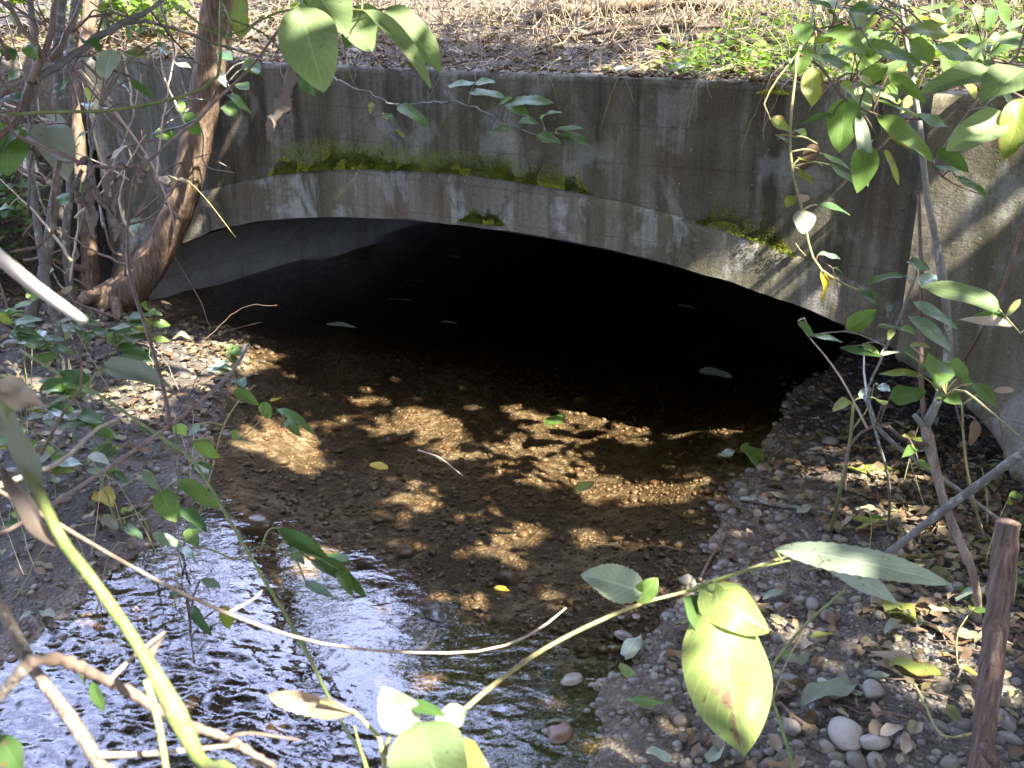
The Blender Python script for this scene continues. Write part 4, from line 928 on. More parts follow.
for k in range(26):
    x0, y0 = rng.uniform(-10, 110), rng.uniform(-5, 130); an = rng.uniform(-2.6, .6); L = rng.uniform(40, 110); dd = rng.uniform(1.9, 3.2)
    bst.append(dict(p=[(x0, y0), (x0 + L * .5 * math.cos(an) + rng.normal(0, 5), y0 - L * .5 * math.sin(an)), (x0 + L * math.cos(an), y0 - L * math.sin(an) + rng.normal(0, 10))], d0=dd, d1=dd * 1.05, r0=rng.uniform(.0018, .004), r1=.0012, m=rng.choice(['twig_grey', 'twig_mauve', 'twig_brown']), n='branch', wig=.003))
plant('bare_shrub', 'tangle of bare brown and grey branches at the upper corner', 'shrub', bst,
      [(45, 125, 68, 180, 34, 'greygreen'), (10, 122, 6, 176, 36, 'deep'), (0, 98, 26, 104, 22, 'deep'), (112, 50, 106, 79, 24, 'pale'), (120, 52, 146, 58, 26, 'spotted'), (156, 42, 167, 56, 11, 'blue'),
       (115, 78, 131, 93, 8, 'blue'), (130, 80, 155, 99, 9, 'deep'), (5, 48, 14, 60, 14, 'deep'), (30, 42, 38, 60, 16, 'green'), (0, 150, 20, 130, 18, 'deep'), (150, 30, 170, 40, 12, 'green'), (100, 12, 120, 0, 14, 'yellow'),
       (84, 40, 100, 52, 16, 'deep'), (10, 12, 18, 26, 10, 'pale'), (20, 70, 8, 82, 14, 'green'), (70, 80, 60, 92, 10, 'deep'), (138, 36, 150, 26, 13, 'herb')], 2.0, base=shr)

# climbing plant twigs along the left wall end with small lobed leaves
plant('wall_creeper', 'thin creeper with small green leaves hanging by the leaning trunk', 'creeper', [dict(p=[(160, 5), (172, 40), (180, 75), (192, 110), (203, 135), (205, 165), (235, 173)], d0=4.9, d1=5.1, r0=.006, r1=.003, m='twig_grey'), dict(p=[(215, 60), (232, 92), (245, 120)], d0=5.0, r0=.004, m='twig_grey', n='twig')],
      [(155, 132, 178, 138, 12), (178, 100, 182, 114, 10), (185, 112, 200, 136, 15, 'deep'), (227, 96, 251, 114, 15), (236, 84, 248, 90, 14), (225, 104, 236, 118, 15, 'deep'), (244, 62, 262, 74, 14), (222, 75, 226, 87, 8, 'pale'), (220, 52, 232, 60, 12, 'deep'), (252, 66, 258, 74, 10)], 4.95)
# spotted pale cane hanging across the left trunk
plant('dry_cane', 'thin spotted yellow cane slanting across the leaning trunk', 'stem', [dict(p=[(80, 70), (98, 92), (115, 112), (146, 154), (160, 182), (172, 215), (176, 240)], d0=3.2, d1=3.6, r0=.005, r1=.003, m='twig_cream', knob=.2), dict(p=[(160, 182), (182, 178), (205, 198), (236, 238)], d0=3.4, d1=3.7, r0=.003, m='stem_yellow', n='twig')],
      [(112, 100, 100, 90, 8, 'tan'), (168, 184, 160, 176, 10, 'tan'), (178, 180, 190, 184, 6, 'tan'), (112, 112, 100, 108, 5, 'tan')], 3.3)
# mauve bare twig sweeping in front, with withered leaves
plant('withered_twig', 'long mauve twig with withered curled leaves hanging from it', 'twig', [dict(p=[np.array([-1.3, 1.2, .35]), np.array([-1.0, 1.15, 1.1]), (-30, 140, 1.45), (20, 140), (60, 152), (91, 167), (133, 167), (156, 154), (208, 109), (250, 68), (276, 34), (294, 14)], d0=1.5, d1=1.7, r0=.0045, r1=.0025, m='twig_mauve', wig=.001)],
      [(146, 160, 140, 182, 8, 'mauve', dict(d=1.55, twist=1.5)), (112, 172, 108, 196, 10, 'mauve', dict(d=1.5, fold=.9, shape='lance'))], 1.5, base=np.array([-1.3, 1.2, .35]),
      curls=[([(293, 18), (291, 45), (293, 68)], 1.67, 5, 'mauve'), ([(293, 62), (290, 85), (281, 108), (271, 124), (268, 141)], 1.66, 15, 'mauve'), ([(80, 165), (88, 158), (92, 180), (104, 205), (118, 222)], 1.5, 17, 'mauve'), ([(88, 168), (90, 200), (94, 240)], 1.52, 12, 'mauve'),
             ([(113, 172), (118, 190), (112, 215), (118, 228), (114, 242)], 1.5, 14, 'mauve'), ([(82, 170), (76, 190), (90, 215)], 1.51, 12, 'mauve'), ([(138, 162), (142, 176), (134, 186)], 1.55, 9, 'mauve')])
plant('arching_vine', 'smooth green stem arching across the upper corner', 'stem', [dict(p=[np.array([-1.1, 1.0, .3]), np.array([-1.05, 1.1, 1.0]), (-40, 112, 1.6), (0, 115), (52, 112), (104, 111), (156, 103), (203, 89), (219, 73), (220, 40), (221, 0), (222, -30)], d0=1.7, d1=1.75, r0=.0036, r1=.0028, m='stem_green'), dict(p=[(172, 2), (195, 20), (216, 35), (236, 34), (262, 18)], d0=1.75, r0=.003, m='stem_green', n='twig')],
      [(243, -8, 240, 40, 23, 'yellow', dict(shape='lance', d=1.75)), (228, 18, 240, 28, 11, 'green', dict(d=1.8))], 1.72)

# hanging leafy spray, top centre
plant('hanging_spray', 'spray of large soft green leaves hanging in front of the wall top', 'branch', [dict(p=[np.array([-1.15, 1.5, 2.35]), (180, -40, 1.6), (228, 40, 1.55), (262, 18), (300, 8), (340, 8), (362, 11), (390, 9)], d0=1.55, d1=1.6, r0=.003, r1=.0016, m='stem_green')],
      [(300, 8, 324, 91, 54, 'soft', dict(up=.2, curl=.03, fold=.1, d=1.5)), (312, -14, 348, 36, 44, 'soft', dict(up=.3, d=1.58)), (356, 8, 371, 51, 38, 'soft', dict(d=1.62, up=.3)), (362, 10, 431, 88, 20, 'soft', dict(d=1.52, fold=.7, shape='lance')),
       (388, 8, 441, 74, 32, 'soft', dict(d=1.58, up=.35, fold=.2)), (404, 48, 444, 74, 15, 'spotted', dict(d=1.68)), (300, 74, 316, 97, 22, 'deep', dict(d=1.75)), (352, 30, 346, 48, 14, 'deep', dict(d=1.8))], 1.55, base=np.array([-1.15, 1.5, 2.35]))
# twig lying against the wall
fd = lambda x, y: float((on_face(x, y, .10) - CAM) @ np.array([0, CP, -SP]))
tw = [(339, 81), (375, 96), (396, 105), (417, 104), (458, 103), (484, 112), (510, 124), (534, 134), (556, 134)]
def wl(bx, by, tx, ty, w, m='green'): return (bx, by, tx, ty, w, m, dict(d=fd(bx, by), td=fd(tx, ty) - .05, up=.5, serr=.12, nv=14))
plant('wall_twig', 'thin grey twig with toothed green leaves against the concrete above the arch', 'twig', [dict(p=[on_face(325, 66, -.10)] + [on_face(x, y, .09) for x, y in tw], r0=.007, r1=.003, m='twig_grey', knob=.12, wig=.004), dict(p=[on_face(368, 93, .09), on_face(382, 112, .07), on_face(398, 136, .05)], r0=.004, m='twig_grey', n='twig'), dict(p=[on_face(350, 60, .05), on_face(356, 74, .09), on_face(352, 84, .09)], r0=.003, m='twig_grey', n='twig')],
      [wl(448, 85, 476, 83, 11), wl(474, 84, 496, 83, 11), wl(470, 92, 506, 98, 12), wl(398, 106, 429, 127, 14), wl(383, 114, 394, 122, 9), wl(489, 132, 512, 130, 14), wl(510, 103, 554, 103, 14), wl(505, 105, 530, 118, 14), wl(519, 121, 539, 124, 10), wl(541, 119, 562, 113, 10),
       wl(537, 135, 561, 144, 13), wl(556, 129, 584, 129, 9), wl(561, 135, 591, 146, 12), wl(500, 104, 512, 98, 9), wl(372, 102, 370, 114, 7, 'yellow'), wl(396, 130, 404, 138, 7, 'yellow')], 4.6)

# ================================================================== UPPER RIGHT VINE AND SAPLING
RV = 2.6
vb = bw2(4.25, .25)
plant('hanging_vine', 'leafy vine draped down over the wall toward the arch', 'vine', [
    dict(p=[vb, (838, 20, 3.3), (822, 4, 2.9), (798, 54), (795, 78), (791, 118), (791, 160), (798, 193), (803, 214), (814, 260), (838, 281), (876, 297)], d0=RV, d1=2.6, r0=.006, r1=.003, m='stem_yellow'),
    dict(p=[(798, 54), (778, 78), (764, 104), (770, 118)], d0=RV, r0=.003, m='stem_yellow', n='twig'), dict(p=[(798, 54), (820, 66), (845, 100), (870, 112), (890, 118), (930, 120)], d0=RV, r0=.004, m='twig_brown', n='twig'),
    dict(p=[(810, 25), (830, 34), (860, 28), (885, 0)], d0=RV, r0=.005, m='twig_grey', n='twig'), dict(p=[(803, 214), (794, 240), (806, 256)], d0=RV, r0=.003, m='stem_yellow', n='twig'), dict(p=[(812, 258), (832, 268), (840, 298)], d0=RV, r0=.002, m='twig_brown', n='twig'),
    dict(p=[(838, 78), (842, 100), (862, 112), (885, 150)], d0=RV, r0=.003, m='twig_brown', n='twig')],
    [(814, 68, 811, 107, 22, 'yellow'), (857, 74, 877, 104, 18, 'yellow'), (889, 74, 926, 103, 13, 'green'), (846, 98, 839, 153, 30), (857, 108, 868, 187, 13, 'pale', dict(shape='lance')), (868, 144, 857, 193, 24), (878, 101, 922, 119, 18), (876, 117, 933, 162, 22, 'green'), (884, 122, 915, 150, 12, 'yellow'),
     (918, 114, 949, 127, 17), (801, 50, 798, 75, 20), (803, 22, 803, 44, 18, 'deep'), (833, 115, 802, 124, 9, 'deep'), (822, 154, 851, 169, 9), (830, 165, 858, 187, 16), (884, 149, 899, 186, 9, 'spotted'), (817, 144, 801, 172, 14, 'dry'), (798, 160, 823, 166, 16, 'yellow'), (800, 170, 812, 184, 12, 'spotted'),
     (770, 120, 791, 131, 15, 'yellow'), (777, 136, 787, 143, 10), (849, 13, 882, 7, 19), (822, 34, 869, 57, 28), (870, 47, 922, 65, 24), (905, 26, 949, 36, 26, 'yellow'), (910, 40, 932, 66, 25), (937, 44, 973, 65, 22), (796, 130, 806, 136, 8), (810, 55, 830, 70, 12, 'yellow'), (840, 84, 856, 96, 14, 'yellow'), (866, 86, 884, 92, 9),
     (805, 210, 803, 234, 20, 'greygreen'), (817, 205, 850, 215, 8, 'deep'), (795, 196, 786, 208, 12, 'spotted'), (800, 202, 808, 196, 10, 'tan'), (818, 255, 841, 260, 12, 'blue'), (821, 272, 822, 301, 13, 'gold'), (861, 287, 877, 306, 11, 'deep'), (846, 330, 877, 310, 17), (834, 268, 842, 274, 5)], RV, lm='green', base=vb)
sb = np.array([on_z(985, 602, .16)[0], on_z(985, 602, .16)[1], 0]); sb[2] = float(height(sb[0], sb[1])) - .03
plant('bank_sapling', 'forked woody sapling with green leaves rising from the right gravel', 'sapling', [
    dict(p=[sb, (975, 580), (955, 530), (942, 495), (931, 450), (925, 426)], d0=2.75, d1=2.7, r0=.0105, r1=.0145, m='sapling_bark', knob=.14), dict(p=[(925, 426), (938, 400), (948, 360), (946, 300), (936, 240), (927, 195), (919, 120), (908, 54), (900, 0), (895, -30)], d0=2.7, d1=2.9, r0=.013, r1=.006, m='twig_grey', n='branch', knob=.1),
    dict(p=[(926, 428), (921, 380), (922, 300), (920, 240), (919, 195)], d0=2.72, d1=2.85, r0=.008, r1=.005, m='twig_brown', n='branch'), dict(p=[(925, 428), (914, 415)], d0=2.7, r0=.010, r1=.007, m='twig_grey', n='branch'),
    dict(p=[(930, 445), (905, 440), (880, 424), (850, 445), (845, 490)], d0=2.7, r0=.006, m='twig_brown', n='branch'), dict(p=[(938, 400), (960, 390), (985, 407), (1024, 440)], d0=2.6, d1=2.3, r0=.004, m='stem_yellow', n='twig'), dict(p=[(865, 395), (880, 430), (915, 460), (945, 480), (1000, 520)], d0=2.8, r0=.007, r1=.005, m='twig_grey', n='branch')],
    [(937, 360, 935, 389, 29, 'green', dict(shape='heart', up=.2)), (948, 363, 968, 376, 17), (890, 398, 926, 392, 23), (937, 395, 962, 405, 17, 'green'), (972, 384, 997, 408, 17), (924, 377, 878, 374, 10, 'yellow'), (910, 345, 930, 348, 9, 'spotted'), (913, 301, 957, 329, 12, 'blue'), (908, 316, 952, 352, 14, 'blue'), (920, 288, 936, 275, 16, 'blue'),
     (958, 378, 980, 392, 14, 'green'), (905, 352, 925, 372, 16, 'deep'), (884, 405, 870, 398, 12, 'blue'), (914, 448, 902, 458, 9), (918, 460, 932, 470, 6)], 2.6, base=sb)
b2 = root_below(885, 500, 2.75, 0, 0); b2 = on_z(832, 520, .1); b2[2] = float(height(b2[0], b2[1]))
plant('seedling', 'slender green seedling standing straight by the dark arch mouth', 'seedling', [dict(p=[b2, (840, 490), (850, 440), (853, 402)], d0=3.0, d1=2.9, r0=.006, r1=.005, m='stem_green'), dict(p=[(852, 430), (868, 408), (874, 385)], d0=2.95, r0=.003, m='stem_yellow', n='twig')], [(853, 402, 832, 412, 13, 'spotted'), (860, 398, 870, 388, 9, 'blue'), (878, 385, 890, 392, 10, 'blue')], 2.9, base=b2)
b3 = on_z(890, 520, .1); b3[2] = float(height(b3[0], b3[1]))
plant('seedling', 'tall thin stem with drooping pale leaves beside the forked sapling', 'seedling', [dict(p=[b3, (888, 478), (868, 400), (880, 362), (897, 324), (917, 273)], d0=2.75, d1=2.5, r0=.005, r1=.003, m='twig_grey'), dict(p=[(868, 430), (848, 390), (830, 362), (809, 337), (799, 323)], d0=2.7, d1=2.8, r0=.0035, m='twig_cream', n='twig'), dict(p=[(870, 410), (864, 372), (865, 345)], d0=2.7, r0=.004, m='bleached', n='twig')],
      [(904, 276, 864, 284, 13, 'green'), (908, 262, 930, 270, 14, 'deep'), (878, 326, 902, 329, 8), (900, 328, 916, 335, 9), (841, 348, 882, 357, 8, 'deep'), (862, 344, 880, 356, 8), (798, 321, 815, 338, 9, 'deep'), (812, 335, 843, 342, 8, 'blue'), (880, 355, 900, 352, 5, 'pale'), (892, 330, 888, 340, 7, 'yellow')], 2.55, base=b3)
plant('leafy_branch', 'branch with broad green leaves reaching in from the right edge', 'branch', [dict(p=[np.array([1.7, 1.2, .2]), np.array([1.5, 1.3, 1.2]), (1060, 20, 1.8), (1024, 48), (969, 112), (932, 166)], d0=1.75, d1=1.9, r0=.004, r1=.0025, m='twig_mauve'), dict(p=[(932, 166), (950, 182), (985, 196)], d0=1.9, r0=.002, m='twig_brown', n='twig')],
      [(1006, 116, 946, 150, 33, 'soft', dict(up=.4)), (1026, 68, 980, 104, 36, 'soft'), (992, 70, 921, 92, 26, 'soft'), (1024, 98, 1004, 160, 30, 'spotted', dict(up=.2)), (1026, 130, 1002, 158, 26, 'soft'), (937, 149, 969, 172, 16, 'green'), (934, 168, 966, 177, 11), (956, 177, 989, 200, 13), (1024, 78, 1000, 90, 20, 'green')], 1.8, base=np.array([1.7, 1.2, .2]))
plant('leafy_branch', 'smaller branch with one long light leaf below the broad leafy one', 'branch', [dict(p=[np.array([1.75, 1.6, .2]), np.array([1.6, 1.8, .75]), (1050, 345, 2.2), (1024, 336), (1010, 322), (999, 309)], d0=2.2, d1=2.2, r0=.004, r1=.002, m='stem_yellow')], [(999, 309, 920, 286, 25, 'soft', dict(up=.35, shape='ovate')), (1012, 326, 959, 320, 11, 'tan'), (1006, 316, 968, 319, 12, 'deep'), (1020, 300, 1005, 318, 6, 'stem_green' if False else 'yellow')], 2.2, base=np.array([1.75, 1.6, .2]))
plant('bare_plant', 'thin reddish stem slanting before the pier', 'stem', [dict(p=[(964, 361, 2.9), (985, 325), (999, 297), (1024, 222), (1040, 170)], d0=2.7, d1=2.6, r0=.005, r1=.004, m='twig_brown'), dict(p=[(964, 361), (955, 400), (965, 440), (968, 490)], d0=2.8, d1=2.8, r0=.0035, m='twig_brown', n='twig')], [(976, 420, 970, 446, 10, 'dry')], 2.7)
plant('bare_plant', 'pale curved stem standing near the arch foot', 'stem', [dict(p=[on_z(985, 540, .12), (975, 505), (965, 455), (962, 405)], d0=2.8, d1=2.75, r0=.005, r1=.003, m='stem_yellow'), dict(p=[(1005, 460), (1000, 420), (993, 390)], d0=2.6, r0=.003, m='twig_brown', n='twig')], [(993, 391, 1015, 390, 6, 'tan')], 2.75)
# stick leaning, post
e0 = np.array([1.42, 1.75, .5]); 
st = empty('leaning_stick', at(885, 556, 2.55), 'grey green stick slanting up to the right edge behind the post', 'stick')
MB().add(*tube([at(885, 556, 2.55), at(940, 513, 2.4), at(1024, 452, 2.2), at(1120, 385, 2.0)], .0095, .011, 8, knob=.05)).build('shaft', M['twig_grey'], st, at(885, 556, 2.55))
pg = at(1012, 768, 1.6); pg[2] = float(height(pg[0], pg[1])) - .1
post = empty('wooden_post', pg, 'weathered reddish wooden post at the lower right edge', 'post')
ptop = at(1008, 522, 1.66)
MB().add(*tube([pg, (pg + ptop) / 2, ptop], .025, .0225, 12, knob=.07, n=50, flat=.8)).build('shaft', M['weathered'], post, pg)
MB().add(*tube([at(1003, 772, 1.6), at(993, 760, 1.57), at(984, 747, 1.55)], .011, .009, 8, knob=.06)).build('stub', M['weathered'], post, pg)

vl = []
for k in range(86):
    x0, y0 = rng.uniform(800, 1010), rng.uniform(-8, 100) ; 
    if y0 > 60 and x0 < 860: continue
    an = rng.uniform(-2.6, .9); L = rng.uniform(22, 46)
    vl.append((x0, y0, x0 + L * math.cos(an), y0 - L * math.sin(an) * .8, L * rng.uniform(.36, .55), str(rng.choice(['soft', 'green', 'yellow', 'soft', 'green'])), dict(d=rng.uniform(2.75, 3.3), up=.75, shape=str(rng.choice(['ovate', 'lance'])))))
vb2 = bw2(4.9, .5)
plant('bank_bush', 'sunlit yellow green bush leaning over the wall top behind the vine', 'bush', [dict(p=[vb2, (930, 60, 3.2), (900, 30, 3.1), (860, 20, 3.0), (815, 30, 3.0)], r0=.008, r1=.003, m='twig_brown'), dict(p=[vb2, (960, 50, 3.2), (940, 10, 3.1), (930, -30, 3.1)], r0=.007, r1=.003, m='twig_brown'), dict(p=[vb2, (985, 60, 3.1), (1000, 20, 3.0)], r0=.006, r1=.003, m='twig_brown'), dict(p=[(900, 30, 3.1), (880, 60, 3.05), (850, 85, 3.0)], r0=.004, r1=.002, m='twig_brown', n='twig')], vl, 3.0, base=vb2, petiole=.0007)
tb = np.array([-2.35, 5.1, float(height(-2.35, 5.1)) - .02]); ts = []; tl_ = []
for k in range(44):
    x0, y0 = rng.uniform(10, 190), rng.uniform(110, 330); an = rng.uniform(.3, 2.9); L = min(rng.uniform(50, 150), (215 - x0) / max(math.cos(an), .15)); dd = rng.uniform(4.0, 5.3)
    ts.append(dict(p=[(x0, y0), (x0 + L * .5 * math.cos(an) + rng.normal(0, 7), y0 - L * .5 * math.sin(an)), (x0 + L * math.cos(an), y0 - L * math.sin(an) + rng.normal(0, 14))], d0=dd, d1=dd, r0=rng.uniform(.004, .009), r1=.002, m=str(rng.choice(['twig_grey', 'twig_brown', 'twig_cream', 'straw_bark'])).replace('straw_bark', 'twig_brown'), n='twig', wig=.0025))
    if rng.uniform() < .55: tl_.append((x0 + L * .8 * math.cos(an), y0 - L * .8 * math.sin(an), x0 + L * .8 * math.cos(an) + rng.uniform(-20, 20), y0 - L * .8 * math.sin(an) + rng.uniform(4, 20), rng.uniform(7, 13), str(rng.choice(['deep', 'green', 'greygreen', 'tan', 'yellow'])), dict(d=dd)))
ts.insert(0, dict(p=[tb, (70, 290, 4.9), (85, 200, 4.8), (95, 120, 4.7)], r0=.012, r1=.005, m='twig_grey', wig=.006))
plant('twiggy_bush', 'thin twiggy bush tangled in front of the two brown trunks', 'bush', ts, tl_, 4.8, base=tb, petiole=.0006)
# ================================================================== FOREGROUND RIGHT SPRAY
fb = np.array([-.10, .85, float(height(-.1, .85)) - .02])
plant('leafy_shoot', 'long arching shoot with a big curled leaf and pale leaves over the water', 'shoot', [
    dict(p=[fb, np.array([-.09, .95, .6]), (400, 790, 1.02), (440, 733, 1.05), (500, 680, 1.12), (560, 640, 1.2), (640, 604, 1.28), (700, 588, 1.3), (760, 565, 1.32), (800, 553, 1.33)], d0=1.2, r0=.0050, r1=.0020, m='stem_yellow', knob=.08),
    dict(p=[(690, 590), (720, 578), (760, 567), (812, 556)], d0=1.29, r0=.0022, m='stem_green', n='twig')],
    [(642, 592, 581, 574, 34, 'pale', dict(d=1.28, up=.35, shape='ovate', curl=.10, fold=.35, wave=.14, serr=.06, nv=24)), (636, 600, 658, 578, 20, 'green', dict(d=1.28, up=.2, shape='ovate')),
     (716, 586, 743, 755, 78, 'wilted', dict(d=1.27, td=1.15, up=.12, curl=-.10, fold=.25, shape='lance', nv=30, roll=.5, wave=.10, twist=.35)), (700, 590, 769, 632, 44, 'wilted', dict(d=1.285, td=1.25, up=.55, curl=.10, fold=-.25, nv=20)), (688, 596, 703, 640, 26, 'deep', dict(d=1.3, up=.1, fold=.5)),
     (775, 550, 952, 584, 27, 'pale', dict(d=1.31, td=1.22, up=.62, curl=.10, fold=.12, nv=30, shape='lance', serr=.07, wave=.08)), (798, 560, 902, 608, 29, 'pale', dict(d=1.34, td=1.30, up=.62, curl=.10, fold=.1, nv=30, shape='lance', serr=.07, wave=.08))], 1.25, base=fb)
fb2 = np.array([-.16, .78, float(height(-.16, .78)) - .02])
plant('leafy_shoot', 'low shoot with pale and green leaves at the bottom edge', 'shoot', [
    dict(p=[fb2, np.array([-.15, .8, .7]), (382, 800, .98), (384, 760), (378, 735), (355, 712), (320, 702)], d0=1.0, r0=.0035, r1=.0022, m='stem_yellow'), dict(p=[(384, 755), (390, 735), (400, 728), (430, 730)], d0=1.0, r0=.0022, m='stem_yellow', n='twig'), dict(p=[(372, 790), (362, 755), (354, 726)], d0=1.0, r0=.002, m='stem_green', n='twig')],
    [(352, 714, 268, 694, 22, 'tan', dict(fold=.9, wave=.3, shape='lance', d=1.0, serr=.1, nv=20)), (413, 728, 380, 688, 36, 'pale', dict(shape='ovate', up=.3, fold=.5, wave=.16, curl=.12, nv=22)), (410, 704, 446, 716, 12, 'deep', dict(d=1.0)), (438, 730, 468, 708, 24, 'pale', dict(up=.3, fold=.5, wave=.14)), (420, 722, 444, 790, 74, 'soft', dict(d=.97, up=.35, shape='round', curl=.06)), (450, 745, 490, 775, 30, 'yellow', dict(d=.98))], 1.0, base=fb2)

# ================================================================== FOREGROUND LEFT
gb = np.array([-.20, .42, float(height(-.2, .42)) - .02])
plant('green_stalk', 'thick light green stalk with a withered brown leaf joint', 'stalk', [dict(p=[gb, np.array([-.19, .45, .8]), (250, 850, .58), (200, 760), (150, 665), (100, 590), (62, 540), (38, 490), (14, 430), (2, 400), (-10, 360)], d0=.6, d1=.66, r0=.0047, r1=.0040, m='stem_green', knob=.05, prof=([0, .40, .42, .44, .58, .60, .62, .72, .735, .75, .82, .845, .87, 1], [1.15, 1, 1.22, 1, .98, 1.2, .98, .95, 1.22, .95, .95, 1.6, .95, .9]), seg=110), dict(p=[(146, 680), (158, 720), (166, 768), (170, 800)], d0=.6, d1=.6, r0=.0022, r1=.002, m='stem_yellow', n='twig')],
      [(60, 548, 4, 466, 17, 'mauve', dict(d=.63, fold=1.2, wave=.35, shape='lance', nv=20)), (45, 500, 10, 410, 26, 'greygreen', dict(d=.645, shape='lance', up=.1)), (2, 392, 44, 408, 22, 'tan', dict(d=.63, shape='ovate', wave=.3)), (0, 380, 30, 396, 18, 'tan', dict(d=.64)), (14, 440, -16, 380, 24, 'greygreen', dict(d=.66))], .62, base=gb)
lb = np.array([-.42, .50, float(height(-.42, .5)) - .02])
plant('lichen_branch', 'knobbly lichen covered branch forking in the lower corner', 'branch', [dict(p=[lb, np.array([-.34, .56, .9]), (150, 850, .6), (100, 765), (65, 710), (28, 662), (10, 625), (-15, 580), (-40, 530)], d0=.6, d1=.66, r0=.0044, r1=.0038, m='lichen', knob=.16, seg=90), dict(p=[(28, 662), (62, 660), (95, 675), (130, 692), (180, 722), (225, 738), (275, 768)], d0=.61, d1=.75, r0=.0040, r1=.003, m='twig_mauve', n='branch', knob=.2, seg=60), dict(p=[(28, 664), (10, 685), (-20, 720)], d0=.61, r0=.0045, m='lichen', n='branch', knob=.1), dict(p=[(98, 755), (150, 754), (205, 748), (240, 745)], d0=.62, d1=.7, r0=.002, r1=.0012, m='twig_cream', n='twig'), dict(p=[(110, 680), (135, 655), (165, 632)], d0=.63, d1=.66, r0=.0016, m='twig_cream', n='twig'), dict(p=[(225, 742), (245, 733), (300, 740)], d0=.7, r0=.0016, m='twig_mauve', n='twig')],
      [(150, 672, 164, 634, 12, 'mauve', dict(d=.66, fold=.8)), (0, 735, 24, 775, 26, 'deep', dict(d=.7)), (92, 682, 104, 712, 11, 'deep', dict(d=1.2)), (84, 672, 86, 688, 6, 'yellow', dict(d=1.2))], .62, base=lb)
cb = np.array([-.75, .55, float(height(-.75, .55)) - .02])
plant('cream_twig', 'long pale cream twig curving low over the stream', 'twig', [dict(p=[cb, np.array([-.65, .6, .9]), (-60, 470, .72), (0, 492), (60, 525), (120, 560), (180, 592), (250, 622), (320, 643), (400, 652), (480, 651), (530, 635), (566, 608)], d0=.74, d1=1.5, r0=.0036, r1=.0018, m='twig_cream', knob=.08), dict(p=[(418, 650, 1.22), (430, 643, 1.22), (436, 630, 1.22)], d0=1.22, r0=.0016, m='twig_cream', n='twig'), dict(p=[(230, 612, .95), (255, 598, .98), (262, 590, 1.0)], d0=1, r0=.0014, m='bleached', n='twig')], [], .8, base=cb)
bb = np.array([-1.0, .8, float(height(-1., .8)) - .02])
plant('brown_twig', 'straight brown twig slanting up from the corner over the left bank', 'twig', [dict(p=[bb, np.array([-.85, .75, .8]), (-60, 560, .85), (0, 535), (60, 500), (150, 440), (200, 402), (232, 372), (248, 345)], d0=.9, d1=1.4, r0=.0042, r1=.0022, m='twig_mauve', knob=.06), dict(p=[(170, 425), (165, 395), (150, 340), (130, 275), (128, 220), (136, 175)], d0=1.2, d1=1.5, r0=.0032, r1=.002, m='twig_brown', n='twig'), dict(p=[(0, 485, .85), (60, 462, 1.0), (95, 430, 1.1), (120, 418, 1.15)], d0=1, r0=.003, m='twig_cream', n='twig'), dict(p=[(40, 455), (65, 410), (82, 385), (78, 340)], d0=1.1, r0=.0022, m='twig_brown', n='twig')], [], 1, base=bb)
sk = empty('bleached_stick', at(84, 321, .78), 'blurred white bleached stick pointing in from the left edge', 'stick')
MB().add(*tube([at(84, 321, .78), at(40, 290, .74), at(0, 258, .70), at(-80, 195, .62)], .0042, .0062, 9, knob=.03, n=24)).build('shaft', M['bleached'], sk, at(84, 321, .78))
gb3 = on_z(375, 800, .0); gb3 = np.array([-.3, 1.1, float(height(-.3, 1.1)) - .02])
plant('green_creeper', 'thin bright green creeper stem trailing down across the water', 'creeper', [dict(p=[gb3, np.array([-.27, 1.2, .6]), (368, 775, 1.35), (340, 720), (300, 640), (260, 573), (234, 528), (208, 484), (188, 456), (146, 427), (96, 393), (60, 375), (20, 350)], d0=1.4, d1=1.75, r0=.0032, r1=.0026, m='stem_green'), dict(p=[(234, 560), (262, 546), (290, 556)], d0=1.6, r0=.0014, m='stem_green', n='twig')],
      [(104, 366, 170, 386, 22, 'greygreen', dict(d=1.7, fold=.5, wave=.12)), (276, 528, 331, 562, 15, 'deep', dict(d=1.7, fold=.5, shape='lance')), (310, 560, 366, 597, 19, 'deep', dict(d=1.7, fold=.5)), (305, 581, 334, 598, 9, 'blue', dict(d=1.7)), (290, 545, 305, 565, 8, 'deep', dict(d=1.7)), (338, 570, 352, 596, 12, 'green', dict(d=1.68)), (88, 382, 60, 372, 15, 'deep', dict(d=1.7)), (180, 548, 196, 562, 8, 'blue', dict(d=1.6))], 1.6, base=gb3)
def bankp(px, py, z=.1):
    p = on_z(px, py, z); p[2] = float(height(p[0], p[1])) - .01; return p
